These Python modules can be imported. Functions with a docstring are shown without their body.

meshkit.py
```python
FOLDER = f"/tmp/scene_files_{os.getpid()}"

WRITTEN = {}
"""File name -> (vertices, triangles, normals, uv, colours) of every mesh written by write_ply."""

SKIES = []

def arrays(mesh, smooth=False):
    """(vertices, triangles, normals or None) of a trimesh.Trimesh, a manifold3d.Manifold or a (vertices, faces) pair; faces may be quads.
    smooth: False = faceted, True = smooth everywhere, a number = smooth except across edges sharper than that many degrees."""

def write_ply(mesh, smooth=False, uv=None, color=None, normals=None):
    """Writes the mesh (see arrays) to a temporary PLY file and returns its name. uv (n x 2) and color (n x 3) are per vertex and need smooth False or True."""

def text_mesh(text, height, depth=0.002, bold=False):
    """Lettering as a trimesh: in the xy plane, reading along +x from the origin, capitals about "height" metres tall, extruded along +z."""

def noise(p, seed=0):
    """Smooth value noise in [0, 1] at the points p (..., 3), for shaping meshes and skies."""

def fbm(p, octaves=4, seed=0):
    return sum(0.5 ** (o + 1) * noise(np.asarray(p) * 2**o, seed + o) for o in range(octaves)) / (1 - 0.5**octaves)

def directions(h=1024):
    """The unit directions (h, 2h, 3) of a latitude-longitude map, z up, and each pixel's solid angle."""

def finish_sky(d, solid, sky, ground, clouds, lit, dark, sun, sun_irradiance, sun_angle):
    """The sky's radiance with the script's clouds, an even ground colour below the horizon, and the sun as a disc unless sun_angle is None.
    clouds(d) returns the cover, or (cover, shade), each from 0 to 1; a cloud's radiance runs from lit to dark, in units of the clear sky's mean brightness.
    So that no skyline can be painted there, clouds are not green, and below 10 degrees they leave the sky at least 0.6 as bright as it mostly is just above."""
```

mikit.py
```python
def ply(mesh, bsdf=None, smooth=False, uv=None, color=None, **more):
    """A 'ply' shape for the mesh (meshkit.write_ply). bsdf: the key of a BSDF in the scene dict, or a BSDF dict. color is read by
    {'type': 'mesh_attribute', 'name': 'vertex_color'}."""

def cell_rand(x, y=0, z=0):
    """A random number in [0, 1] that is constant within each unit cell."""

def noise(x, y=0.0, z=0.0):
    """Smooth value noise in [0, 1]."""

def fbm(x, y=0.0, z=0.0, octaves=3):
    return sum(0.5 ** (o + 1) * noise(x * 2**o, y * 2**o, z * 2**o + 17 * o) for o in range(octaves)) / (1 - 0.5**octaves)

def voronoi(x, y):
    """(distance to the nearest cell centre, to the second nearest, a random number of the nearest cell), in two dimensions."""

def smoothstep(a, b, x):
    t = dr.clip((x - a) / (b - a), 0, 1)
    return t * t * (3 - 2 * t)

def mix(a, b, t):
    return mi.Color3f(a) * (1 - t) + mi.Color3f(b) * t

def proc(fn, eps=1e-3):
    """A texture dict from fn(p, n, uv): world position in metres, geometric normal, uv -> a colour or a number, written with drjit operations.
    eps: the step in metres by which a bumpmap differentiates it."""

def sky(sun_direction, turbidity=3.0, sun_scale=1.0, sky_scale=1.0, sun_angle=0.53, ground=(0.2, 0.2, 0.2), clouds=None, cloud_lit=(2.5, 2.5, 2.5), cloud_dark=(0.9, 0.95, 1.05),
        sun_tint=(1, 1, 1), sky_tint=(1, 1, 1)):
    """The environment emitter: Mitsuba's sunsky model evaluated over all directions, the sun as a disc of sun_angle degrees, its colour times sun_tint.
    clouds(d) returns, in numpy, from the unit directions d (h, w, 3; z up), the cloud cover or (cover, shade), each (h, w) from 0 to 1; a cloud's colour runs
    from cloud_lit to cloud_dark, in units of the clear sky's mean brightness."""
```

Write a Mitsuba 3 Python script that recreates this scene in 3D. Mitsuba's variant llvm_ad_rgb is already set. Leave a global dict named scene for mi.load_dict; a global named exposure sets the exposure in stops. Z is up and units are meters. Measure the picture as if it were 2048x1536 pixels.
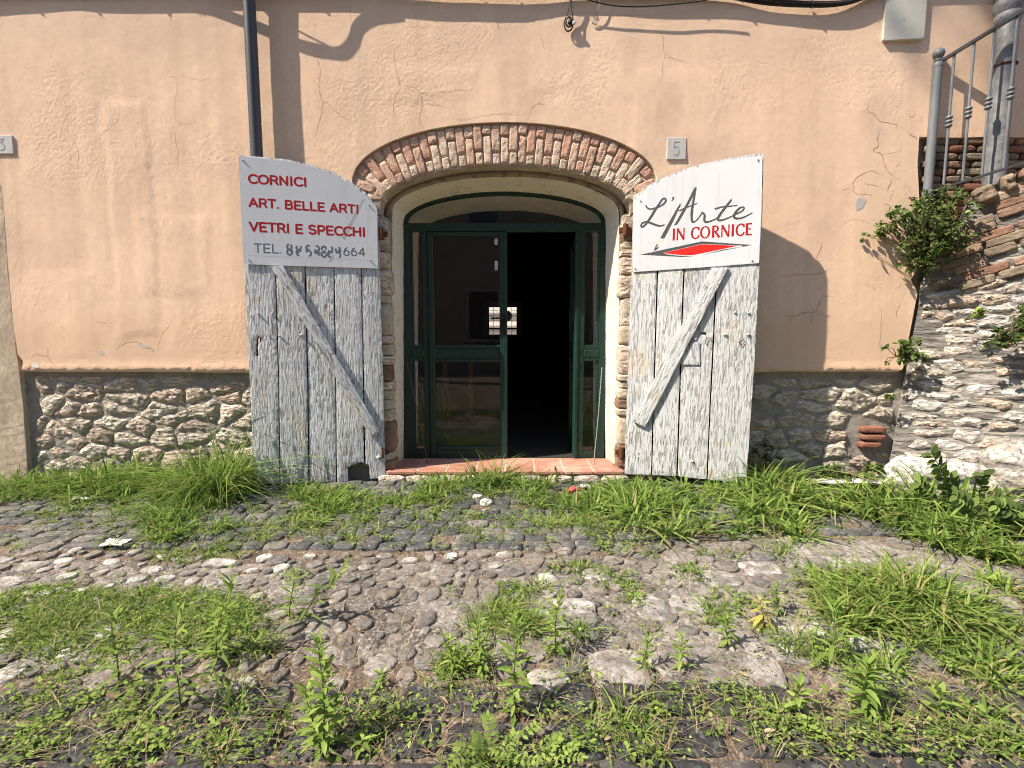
import math, random, numpy as np, trimesh, mitsuba as mi, drjit as dr, mikit, meshkit
from mikit import proc, fbm, noise, voronoi, cell_rand, smoothstep, mix
from scipy.spatial import Delaunay, cKDTree
from shapely.geometry import Polygon, LineString, Point, MultiPolygon, box as sbox
from shapely.ops import unary_union
from shapely import contains_xy, affinity

T = mi.ScalarTransform4f
scene, labels = {}, {}

# ---------------------------------------------------------------- camera, light, exposure
CAM = np.array([0.062, -4.25, 1.257])
PITCH = math.radians(5.85)
FWD = np.array([0, math.cos(PITCH), -math.sin(PITCH)])
UP = np.array([0, math.sin(PITCH), math.cos(PITCH)])
scene['camera'] = {'type': 'perspective', 'fov': 90.0, 'fov_axis': 'x', 'near_clip': 0.05, 'far_clip': 400.0,
                   'to_world': T().look_at(origin=CAM.tolist(), target=(CAM + FWD).tolist(), up=[0, 0, 1])}
SUN = np.array([-2.4, -1.0, 2.87])
scene['sky'] = mikit.sky(SUN.tolist(), turbidity=3, sun_scale=1.0, sky_scale=1.0, sun_tint=(0.95, 0.985, 1.06), ground=(0.2, 0.19, 0.17),
                         clouds=lambda d: np.clip((meshkit.fbm(d * 3.0 + 5, 4, 3) - 0.47) * 4, 0, 1) * 0.8)
exposure = 2.72

# ---------------------------------------------------------------- helpers: where things stand
def ray(px, py):
    d = FWD + np.array([1.0, 0, 0]) * ((px - 1024) / 1024) + UP * ((768 - py) / 1024)
    return d
def onplane(px, py, p0, n):
    d = ray(px, py)
    return CAM + d * (np.dot(np.asarray(p0) - CAM, n) / np.dot(d, n))
def P(px, py, y=0.0):
    return onplane(px, py, np.array([0, y, 0.0]), np.array([0, 1.0, 0]))
def XZ(px, py, y=0.0):
    p = P(px, py, y)
    return p[0], p[2]
def G(px, py, z=0.0):
    p = onplane(px, py, np.array([0, 0, z]), np.array([0, 0, 1.0]))
    return p[0], p[1]

def key(name):
    if name not in scene and name not in labels:
        return name
    n = KEYS.get(name, 0)
    while True:
        n += 1
        k = f'{name}_{n:03d}'
        if k not in scene and k not in labels:
            KEYS[name] = n
            return k
KEYS = {}
def add(name, mesh, bsdf, parent=None, label=None, cat=None, group=None, kind=None, smooth=False, uv=None, M=None):
    k = key((parent + '__' if parent else '') + name)
    more = {} if M is None else {'to_world': T(M.tolist())}
    scene[k] = mikit.ply(mesh, bsdf, smooth=smooth, uv=uv, **more)
    tag(k, label, cat, group, kind)
    return k
def tag(k, label=None, cat=None, group=None, kind=None):
    d = {a: b for a, b in dict(label=label, category=cat, group=group, kind=kind).items() if b}
    if d:
        labels[k] = d
    return k
def thing(name, label, cat, group=None):
    k = key(name)
    labels[k] = {}
    return tag(k, label, cat, group)
def cuv(n, a, b=0.0):
    return np.tile([[a, b]], (n, 1)).astype(float)

# ---------------------------------------------------------------- helpers: shapes
def cat_mesh(parts):
    V, F, o = [], [], 0
    for v, f in parts:
        V.append(v); F.append(np.asarray(f) + o); o += len(v)
    return np.vstack(V), np.vstack(F)
def fill(poly, step, edge=None, seed=0, jitter=0.3):
    """points and triangles over a shapely polygon, denser along its outline"""
    rng = np.random.default_rng(seed)
    edge = edge or step * 0.6
    pts = []
    polys = poly.geoms if hasattr(poly, 'geoms') else [poly]
    for q in polys:
        for ring in [q.exterior, *q.interiors]:
            pts.append(np.array(ring.segmentize(edge).coords)[:-1])
    x0, y0, x1, y1 = poly.bounds
    gx, gy = np.meshgrid(np.arange(x0, x1, step), np.arange(y0, y1, step * 0.87))
    gx = gx + (np.arange(gx.shape[0]) % 2)[:, None] * step / 2
    g = np.stack([gx.ravel(), gy.ravel()], 1) + rng.uniform(-jitter, jitter, (gx.size, 2)) * step
    inner = poly.buffer(-edge * 0.62)
    if not inner.is_empty:
        pts.append(g[contains_xy(inner, g[:, 0], g[:, 1])])
    p = np.vstack(pts)
    p = np.unique(np.round(p, 6), axis=0)
    t = Delaunay(p).simplices
    c = p[t].mean(1)
    t = t[contains_xy(poly, c[:, 0], c[:, 1])]
    a, b, c = p[t[:, 0]], p[t[:, 1]], p[t[:, 2]]
    ar = (b[:, 0] - a[:, 0]) * (c[:, 1] - a[:, 1]) - (b[:, 1] - a[:, 1]) * (c[:, 0] - a[:, 0])
    t = t[np.abs(ar) > 1e-9]; ar = ar[np.abs(ar) > 1e-9]
    t[ar < 0] = t[ar < 0][:, ::-1]
    return p, t
def rim(t):
    e = np.vstack([t[:, [0, 1]], t[:, [1, 2]], t[:, [2, 0]]])
    s = np.sort(e, 1)
    _, inv, cnt = np.unique(s, axis=0, return_inverse=True, return_counts=True)
    return e[cnt[inv.ravel()] == 1]
def slab(poly, depth, step, edge=None, disp=None, seed=0, back=False, bevel=0.0):
    """(u, v, w) mesh: a front at w = disp(u, v), sides going back by depth"""
    p, t = fill(poly, step, edge, seed)
    w = np.zeros(len(p)) if disp is None else disp(p)
    e = rim(t)
    if bevel:
        w = w.copy(); w[np.unique(e)] -= bevel
    front = np.column_stack([p, w])
    n = len(front)
    ids = np.unique(e)
    m = {a: i for i, a in enumerate(ids)}
    a = np.array([m[i] for i in e[:, 0]]); b = np.array([m[i] for i in e[:, 1]])
    top = front[ids]
    bot = np.column_stack([p[ids], np.full(len(ids), -depth)])
    k = len(ids)
    sv = np.vstack([top, bot])
    sf = np.vstack([np.column_stack([a, a + k, b + k]), np.column_stack([a, b + k, b])])
    parts = [(front, t), (sv, sf)]
    if back:
        parts.append((np.column_stack([p, np.full(n, -depth)]), t[:, ::-1]))
    return cat_mesh(parts)
def wallmap(m, y=0.0):
    v, f = m
    return np.column_stack([v[:, 0], y - v[:, 2], v[:, 1]]), f
def frame_map(m, O, U):
    """local (u, v, w) -> world for an upright board: origin O, unit direction U"""
    v, f = m
    N = np.cross(U, [0, 0, 1.0])
    return np.asarray(O) + v[:, :1] * U + v[:, 1:2] * np.array([0, 0, 1.0]) + v[:, 2:3] * N, f
ICO = {k: trimesh.creation.icosphere(subdivisions=k) for k in (1, 2, 3, 4)}
def rock(size, p=4.0, amp=0.06, freq=2.0, seed=0, sub=2, R=None, at=(0, 0, 0), flat=0.0):
    v = np.array(ICO[sub].vertices); f = np.array(ICO[sub].faces)
    v = v / (np.abs(v) ** p).sum(1, keepdims=True) ** (1 / p)
    d = (meshkit.fbm(v * freq + seed * 7.31 + 100, 3, seed) - 0.5) * 2 * amp
    v = v * (1 + d[:, None])
    if flat:
        v[:, 2] = np.where(v[:, 2] > 0, np.tanh(v[:, 2] * (1 + flat)) / np.tanh(1 + flat), v[:, 2])
    v = v * np.asarray(size)
    if R is not None:
        v = v @ np.asarray(R).T
    return v + np.asarray(at), f
def rotz(a):
    c, s = math.cos(a), math.sin(a)
    return np.array([[c, -s, 0], [s, c, 0], [0, 0, 1.0]])
def bx(x0, x1, y0, y1, z0, z1, r=0.0):
    m = trimesh.creation.box((x1 - x0, y1 - y0, z1 - z0))
    v, f = np.array(m.vertices), np.array(m.faces)
    v = v + [(x0 + x1) / 2, (y0 + y1) / 2, (z0 + z1) / 2]
    return v, f
def rbx(x0, x1, y0, y1, z0, z1, r=0.004):
    """box with chamfered edges"""
    import itertools
    h = np.array([x1 - x0, y1 - y0, z1 - z0]) / 2
    r = min(r, *(h * 0.45))
    pts = []
    for s in itertools.product((-1, 1), repeat=3):
        s = np.array(s)
        for ax in range(3):
            q = h - r; q[ax] = h[ax]
            pts.append(s * q)
    m = trimesh.convex.convex_hull(np.array(pts))
    return np.array(m.vertices) + [(x0 + x1) / 2, (y0 + y1) / 2, (z0 + z1) / 2], np.array(m.faces)
def tube(pts, rad, sides=8, caps=True):
    p = np.asarray(pts, float); n = len(p)
    rad = np.broadcast_to(rad, (n,))
    t = np.gradient(p, axis=0); t /= np.linalg.norm(t, axis=1, keepdims=True) + 1e-12
    a = np.cross(t[0], [0, 0, 1.0] if abs(t[0][2]) < 0.9 else [1.0, 0, 0]); a /= np.linalg.norm(a)
    A = []
    for i in range(n):
        a = a - t[i] * np.dot(a, t[i]); a /= np.linalg.norm(a) + 1e-12
        A.append(a)
    A = np.array(A); B = np.cross(t, A)
    ang = np.arange(sides) * 2 * np.pi / sides
    v = (p[:, None] + rad[:, None, None] * (np.cos(ang)[None, :, None] * A[:, None] + np.sin(ang)[None, :, None] * B[:, None])).reshape(-1, 3)
    i, j = np.meshgrid(np.arange(n - 1), np.arange(sides), indexing='ij')
    q = np.stack([i * sides + j, i * sides + (j + 1) % sides, (i + 1) * sides + (j + 1) % sides, (i + 1) * sides + j], -1).reshape(-1, 4)
    f = np.vstack([q[:, [0, 1, 2]], q[:, [0, 2, 3]]])
    if caps:
        v = np.vstack([v, p[0], p[-1]])
        j = np.arange(sides); k = (j + 1) % sides
        f = np.vstack([f, np.column_stack([np.full(sides, len(v) - 2), k, j]), np.column_stack([np.full(sides, len(v) - 1), j + (n - 1) * sides, k + (n - 1) * sides])])
    return v, f
def lathe(profile, sides=16, at=(0, 0, 0)):
    """profile: (radius, z) rows"""
    pr = np.array(profile, float)
    p = np.column_stack([np.zeros(len(pr)), np.zeros(len(pr)), pr[:, 1]])
    ang = np.arange(sides) * 2 * np.pi / sides
    v = np.stack([pr[:, None, 0] * np.cos(ang), pr[:, None, 0] * np.sin(ang), np.broadcast_to(pr[:, None, 1], (len(pr), sides))], -1).reshape(-1, 3)
    i, j = np.meshgrid(np.arange(len(pr) - 1), np.arange(sides), indexing='ij')
    q = np.stack([i * sides + j, i * sides + (j + 1) % sides, (i + 1) * sides + (j + 1) % sides, (i + 1) * sides + j], -1).reshape(-1, 4)
    return v + np.asarray(at), np.vstack([q[:, [0, 1, 2]], q[:, [0, 2, 3]]])
def spline(pts, n=12):
    """Catmull-Rom through the rows (any number of columns)"""
    p = np.asarray(pts, float)
    q = np.vstack([2 * p[0] - p[1], p, 2 * p[-1] - p[-2]])
    out = []
    for i in range(1, len(q) - 2):
        t = np.linspace(0, 1, n, endpoint=False)[:, None]
        a, b, c, d = q[i - 1], q[i], q[i + 1], q[i + 2]
        out.append(0.5 * (2 * b + (c - a) * t + (2 * a - 5 * b + 4 * c - d) * t ** 2 + (3 * b - a - 3 * c + d) * t ** 3))
    out.append(q[-2][None])
    return np.vstack(out)

# ---------------------------------------------------------------- materials
def C(*c):
    return mi.Color3f(*c)
def two(d):
    return {'type': 'twosided', 'bsdf': d}
def princ(color, rough=0.7, spec=0.3, bump=None, scale=1.0, eps=1e-3, **more):
    base = proc(color) if callable(color) else {'type': 'rgb', 'value': list(color)}
    d = {'type': 'principled', 'base_color': base, 'roughness': rough, 'specular': spec, **more}
    if bump is not None:
        d = {'type': 'bumpmap', 'arbitrary': proc(bump, eps=eps), 'scale': scale, 'bsdf': d}
    return two(d)

def plaster_col(p, n, uv):
    a = fbm(p.x * 1.3, p.z * 1.1 + 9, 0.0, 4)
    streak = fbm(p.x * 9, p.z * 0.5, 3.0, 4)
    fine = fbm(p.x * 40, p.z * 40, 1.0, 2)
    blot = smoothstep(0.52, 0.75, fbm(p.x * 3.1 + 3, p.z * 2.6, 7.0, 4))
    c = mix(C(0.66, 0.475, 0.345), C(0.75, 0.565, 0.425), a)
    c = mix(c, C(0.63, 0.455, 0.345), blot * 0.7)
    c = c * (0.83 + 0.24 * streak + 0.12 * fine)
    low = smoothstep(0.62, 0.40, p.z - 0.85 + 0.25 * (streak - 0.5))   # damp, dustier foot of the plaster
    c = mix(c, C(0.62, 0.435, 0.305), low * 0.5)
    run = smoothstep(0.56, 0.74, fbm(p.x * 3.2, p.z * 0.22, 11.0, 4)) * smoothstep(0.9, 3.2, p.z)
    c = mix(c, C(0.50, 0.375, 0.29), run * 0.45)
    hi = smoothstep(3.1, 3.75, p.z + 0.5 * (streak - 0.5))
    return mix(c, C(0.60, 0.45, 0.34), hi * 0.5)
def plaster_bump(p, n, uv):
    m = smoothstep(0.45, 0.7, fbm(p.x * 1.7 + 4, p.z * 1.9, 2.0, 3))
    return 0.0012 * fbm(p.x * 20, p.z * 20, p.y * 20, 3) + (0.0015 * m + 0.0007) * fbm(p.x * 62, p.z * 62, 5.0, 2)
scene['plaster'] = princ(plaster_col, 0.85, 0.2, plaster_bump)

def mortar_col(p, n, uv):
    a = fbm(p.x * 9, p.y * 9, p.z * 9, 3)
    b = fbm(p.x * 60, p.y * 60, p.z * 60, 2)
    c = mix(C(0.19, 0.18, 0.165), C(0.36, 0.34, 0.31), a)
    return c * (0.7 + 0.6 * b)
def rough_bump(p, n, uv):
    return 0.010 * fbm(p.x * 22, p.y * 22, p.z * 30, 3) + 0.004 * noise(p.x * 130, p.y * 130, p.z * 130)
scene['mortar'] = princ(mortar_col, 0.9, 0.15, rough_bump)

def stone_col(p, n, uv):
    # uv.x: a random number of the stone; uv.y: 0 cream, 0.5 pinkish, 1 grey white
    lay = fbm(p.x * 11 + uv.x * 30, p.y * 11, p.z * 42, 3)
    pit = smoothstep(0.48, 0.62, fbm(p.x * 38, p.y * 38, p.z * 70, 3))
    cream = mix(C(0.52, 0.455, 0.365), C(0.74, 0.685, 0.59), lay)
    pink = mix(C(0.49, 0.385, 0.31), C(0.68, 0.575, 0.48), lay)
    white = mix(C(0.44, 0.43, 0.405), C(0.72, 0.705, 0.67), lay)
    c = mix(mix(cream, pink, smoothstep(0.2, 0.5, uv.y)), white, smoothstep(0.55, 0.95, uv.y))
    c = mix(c, c * 0.50, pit * 0.7)
    return c * (0.78 + 0.4 * uv.x)
def stone_bump(p, n, uv):
    return 0.016 * fbm(p.x * 16, p.y * 16, p.z * 46, 3) - 0.014 * smoothstep(0.45, 0.62, fbm(p.x * 38, p.y * 38, p.z * 70, 3))
scene['travertine'] = princ(stone_col, 0.9, 0.15, stone_bump)

def brick_col(p, n, uv):
    # uv.y: 0 red to 1 cream
    a = fbm(p.x * 18 + uv.x * 40, p.y * 18, p.z * 18, 3)
    b = fbm(p.x * 90, p.y * 90, p.z * 90, 2)
    red = mix(C(0.42, 0.225, 0.16), C(0.57, 0.35, 0.26), a)
    pale = mix(C(0.50, 0.385, 0.295), C(0.68, 0.575, 0.465), a)
    dark = C(0.13, 0.085, 0.06)
    c = mix(red, pale, uv.y)
    c = mix(c, C(0.55, 0.47, 0.37), 0.5 * smoothstep(0.55, 0.75, a))
    c = mix(c, dark, smoothstep(0.80, 1.0, uv.x) * 0.72)
    return c * (0.72 + 0.5 * b) * (0.85 + 0.3 * uv.x)
def brick_bump(p, n, uv):
    return 0.006 * fbm(p.x * 32, p.y * 32, p.z * 32, 3) + 0.003 * noise(p.x * 120, p.y * 120, p.z * 120)
scene['brick'] = princ(brick_col, 0.9, 0.15, brick_bump)
def old_brick_col(p, n, uv):
    # sooty, lichen-grey bricks; uv.y: 0 red to 1 tan
    a = fbm(p.x * 14 + uv.x * 40, p.y * 14, p.z * 22, 3)
    b = fbm(p.x * 80, p.y * 80, p.z * 80, 2)
    c = mix(mix(C(0.17, 0.075, 0.05), C(0.27, 0.13, 0.09), a), mix(C(0.17, 0.135, 0.10), C(0.31, 0.255, 0.195), a), uv.y)
    c = mix(c, C(0.085, 0.078, 0.07), 0.6 * smoothstep(0.5, 0.72, fbm(p.x * 6, p.y * 6, p.z * 9, 3)))
    return c * (0.65 + 0.6 * b) * (0.75 + 0.5 * uv.x)
scene['old_brick'] = princ(old_brick_col, 0.9, 0.15, brick_bump)

def wood_col(p, n, uv):
    # uv in metres: x across the board, y along it (each board has an offset of its own)
    rnd = fbm(uv.x * 2.3, uv.y * 1.1, 9.0, 2)
    warp = 0.012 * fbm(uv.x * 20, uv.y * 6, 4.0, 2)
    g = fbm((uv.x + warp) * 150, uv.y * 9, 2.0, 3)
    pa = fbm((uv.x + warp) * 85, uv.y * 20, 7.0, 4)
    big = fbm(uv.x * 6, uv.y * 3, 1.0, 3)
    bare = smoothstep(0.655, 0.80, pa + 0.34 * (big - 0.5) + 0.10 * (g - 0.5) + 0.10 * smoothstep(0.45, 0.05, uv.y - dr.floor(uv.y / 10) * 10))
    crack = smoothstep(0.56, 0.66, fbm((uv.x + warp) * 130, uv.y * 16, 13.0, 3))
    wood = mix(C(0.19, 0.19, 0.19), C(0.40, 0.40, 0.40), g)
    wood = mix(wood, C(0.12, 0.16, 0.11), 0.35 * smoothstep(0.5, 0.7, fbm(uv.x * 9, uv.y * 7, 21.0, 2)))
    paint = mix(C(0.50, 0.535, 0.575), C(0.63, 0.655, 0.68), rnd) * (0.86 + 0.2 * g) * (0.90 + 0.16 * cell_rand(dr.floor(uv.y / 10)))
    paint = mix(paint, C(0.56, 0.49, 0.36), 0.45 * smoothstep(0.63, 0.74, fbm(uv.x * 5 + 7, uv.y * 4, 3.0, 3)))
    paint = mix(paint, paint * 0.56, crack * 0.9)
    return mix(paint, wood, bare)
def wood_bump(p, n, uv):
    warp = 0.012 * fbm(uv.x * 20, uv.y * 6, 4.0, 2)
    return 0.0042 * smoothstep(0.68, 0.56, fbm((uv.x + warp) * 85, uv.y * 20, 7.0, 3)) + 0.0034 * fbm((uv.x + warp) * 130, uv.y * 14, 13.0, 3)
scene['old_paint'] = princ(wood_col, 0.75, 0.25, wood_bump)

def sign_col(p, n, uv):
    a = fbm(p.x * 6, p.z * 2.2, p.y * 3, 3)
    s = smoothstep(0.6, 0.75, fbm(p.x * 45, p.z * 3, 2.0, 2))
    return C(0.61, 0.645, 0.70) * (0.93 + 0.10 * a) * (1 - 0.05 * s)
scene['sign_white'] = princ(sign_col, 0.35, 0.4)
scene['red_letter'] = princ((0.36, 0.018, 0.022), 0.45)
scene['bright_red'] = princ((0.62, 0.022, 0.018), 0.45)
scene['dark_letter'] = princ((0.075, 0.08, 0.088), 0.45)
scene['blue_letter'] = princ((0.13, 0.155, 0.19), 0.45)
scene['pale_tape'] = princ((0.42, 0.44, 0.46), 0.4)
scene['ferrule_print'] = princ((0.66, 0.65, 0.52), 0.5)
scene['screw'] = princ((0.35, 0.35, 0.36), 0.4, metallic=0.7)

def green_col(p, n, uv):
    a = fbm(p.x * 14, p.z * 9, p.y * 14, 3)
    return mix(C(0.005, 0.025, 0.019), C(0.009, 0.040, 0.031), a)
scene['green_paint'] = princ(green_col, 0.42, 0.5)
scene['glass'] = {'type': 'thindielectric', 'int_ior': 1.5}
scene['black_plastic'] = princ((0.012, 0.012, 0.013), 0.4)

def cream_col(p, n, uv):
    a = fbm(p.x * 4, p.y * 4, p.z * 3, 3)
    stain = smoothstep(0.35, 0.0, p.z + 0.25 * (a - 0.5))
    c = mix(C(0.64, 0.60, 0.49), C(0.72, 0.68, 0.57), a)
    spots = smoothstep(0.66, 0.72, fbm(p.x * 30, p.y * 30, p.z * 22, 2))
    c = mix(c, C(0.38, 0.30, 0.20), 0.35 * spots)
    return mix(c, C(0.40, 0.36, 0.26), stain * 0.7)
def cream_bump(p, n, uv):
    return 0.0012 * fbm(p.x * 25, p.y * 25, p.z * 18, 3)
scene['cream_plaster'] = princ(cream_col, 0.8, 0.2, cream_bump)
def dirty_col(p, n, uv):
    a = fbm(p.x * 7, p.y * 7, p.z * 7, 4)
    b = smoothstep(0.55, 0.7, fbm(p.x * 16, p.y * 16, p.z * 10, 3))
    c = mix(C(0.33, 0.275, 0.195), C(0.50, 0.43, 0.32), a)
    return mix(c, C(0.22, 0.14, 0.09), b * 0.7)
scene['dirty_plaster'] = princ(dirty_col, 0.9, 0.15, rough_bump)

def tile_col(p, n, uv):
    a = fbm(p.x * 14 + uv.x * 20, p.y * 14, p.z * 3, 3)
    c = mix(C(0.31, 0.14, 0.10), C(0.41, 0.215, 0.165), a)
    c = mix(c, C(0.42, 0.30, 0.25), 0.55 * smoothstep(0.5, 0.75, fbm(p.x * 7, p.y * 9, 2.0, 3)))
    return c * (0.86 + 0.26 * uv.x)
scene['terracotta'] = princ(tile_col, 0.6, 0.35, lambda p, n, uv: 0.0015 * fbm(p.x * 40, p.y * 40, p.z * 40, 3))

def iron_col(p, n, uv):
    a = fbm(p.x * 30, p.y * 30, p.z * 9, 3)
    return mix(C(0.11, 0.125, 0.14), C(0.17, 0.185, 0.20), a)
scene['iron_grey'] = princ(iron_col, 0.5, 0.5)
def cast_col(p, n, uv):
    a = fbm(p.x * 22, p.y * 22, p.z * 14, 3)
    sp = smoothstep(0.68, 0.74, fbm(p.x * 80, p.y * 80, p.z * 60, 2))
    c = mix(C(0.14, 0.147, 0.16), C(0.20, 0.207, 0.22), smoothstep(0.3, 0.7, a))
    return mix(c, C(0.06, 0.055, 0.05), sp * 0.6)
scene['worn_iron'] = princ(cast_col, 0.5, 0.5, lambda p, n, uv: 0.003 * fbm(p.x * 40, p.y * 40, p.z * 40, 2))
scene['dark_pipe'] = princ(lambda p, n, uv: C(0.040, 0.043, 0.050) * (0.75 + 0.5 * fbm(p.x * 20, p.y * 20, p.z * 4, 3)), 0.42, 0.5)
scene['cable_black'] = princ(lambda p, n, uv: C(0.030, 0.026, 0.024) * (0.6 + 0.8 * fbm(p.x * 8, p.y * 60, p.z * 60, 2)), 0.6)
scene['rust'] = princ(lambda p, n, uv: mix(C(0.07, 0.028, 0.018), C(0.17, 0.065, 0.035), fbm(p.x * 40, p.y * 40, p.z * 40, 3)), 0.85, 0.2)
scene['marble'] = princ(lambda p, n, uv: mix(C(0.40, 0.40, 0.40), C(0.54, 0.54, 0.54), fbm(p.x * 12, p.y * 10, p.z * 9, 4)), 0.6, 0.3)
scene['carved'] = princ((0.30, 0.30, 0.30), 0.7)
scene['box_plastic'] = princ(lambda p, n, uv: C(0.55, 0.54, 0.49) * (0.88 + 0.2 * fbm(p.x * 8, p.y * 8, p.z * 4, 3)), 0.5)

def soil_col(p, n, uv):
    a = fbm(p.x * 5, p.y * 5, 0.0, 4)
    b = fbm(p.x * 60, p.y * 60, 3.0, 2)
    g = smoothstep(0.62, 0.70, fbm(p.x * 120, p.y * 120, 8.0, 2))
    c = mix(C(0.075, 0.055, 0.042), C(0.165, 0.135, 0.108), a)
    c = mix(c, C(0.33, 0.30, 0.26), g * 0.5)
    return c * (0.6 + 0.8 * b)
def soil_bump(p, n, uv):
    return 0.012 * fbm(p.x * 28, p.y * 28, 1.0, 3) + 0.004 * noise(p.x * 150, p.y * 150, 2.0)
scene['soil'] = princ(soil_col, 0.95, 0.1, soil_bump)
def bed_col(p, n, uv):
    a = fbm(p.x * 4, p.y * 4, 0.0, 4)
    b = fbm(p.x * 70, p.y * 70, 3.0, 2)
    g = smoothstep(0.60, 0.68, fbm(p.x * 110, p.y * 110, 8.0, 2))
    c = mix(C(0.105, 0.096, 0.088), C(0.20, 0.188, 0.175), smoothstep(0.3, 0.62, a))
    c = mix(c, C(0.34, 0.325, 0.305), g * 0.6)
    c = mix(c, C(0.045, 0.030, 0.022), uv.x * 0.65)    # moss and dirt packed into the joints
    return c * (0.6 + 0.8 * b)
scene['road_bed'] = princ(bed_col, 0.95, 0.1, soil_bump)
def basalt_col(p, n, uv):
    a = fbm(p.x * 16 + uv.x * 30, p.y * 16, p.z * 16, 3)
    b = fbm(p.x * 90, p.y * 90, p.z * 60, 2)
    c = mix(C(0.040, 0.042, 0.048), C(0.098, 0.10, 0.107), a)
    dust = smoothstep(0.5, 0.72, fbm(p.x * 6, p.y * 6, 5.0, 3))
    c = mix(c, C(0.20, 0.18, 0.155), dust * 0.45)
    lich = smoothstep(0.66, 0.72, fbm(p.x * 34, p.y * 34, 2.0, 3))
    c = mix(c, C(0.26, 0.265, 0.24), lich * 0.5)
    return c * (0.7 + 0.6 * b) * (0.75 + 0.5 * uv.x) * (1 - 0.42 * uv.y)
def basalt_bump(p, n, uv):
    return 0.010 * fbm(p.x * 22, p.y * 22, p.z * 22, 3) + 0.0025 * noise(p.x * 140, p.y * 140, p.z * 140)
scene['basalt'] = princ(basalt_col, 0.72, 0.35, basalt_bump)
def cobble_col(p, n, uv):
    a = fbm(p.x * 14 + uv.x * 40, p.y * 14, p.z * 14, 3)
    b = fbm(p.x * 85, p.y * 85, p.z * 60, 2)
    dark = mix(C(0.095, 0.094, 0.095), C(0.18, 0.178, 0.176), a)
    tan = mix(C(0.145, 0.132, 0.12), C(0.26, 0.24, 0.22), a)
    white = mix(C(0.22, 0.215, 0.21), C(0.42, 0.41, 0.40), smoothstep(0.3, 0.6, a))
    c = mix(mix(dark, tan, smoothstep(0.15, 0.5, uv.y)), white, smoothstep(0.5, 0.95, uv.y))
    c = mix(c, c * 0.45, smoothstep(0.50, 0.62, fbm(p.x * 42, p.y * 42, 6.0, 3)) * 0.6)
    dirt = smoothstep(0.52, 0.68, fbm(p.x * 18, p.y * 18, 4.0, 3))
    c = mix(c, C(0.16, 0.135, 0.11), dirt * 0.55)
    return c * (0.65 + 0.65 * b) * (0.85 + 0.3 * uv.x)
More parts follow.
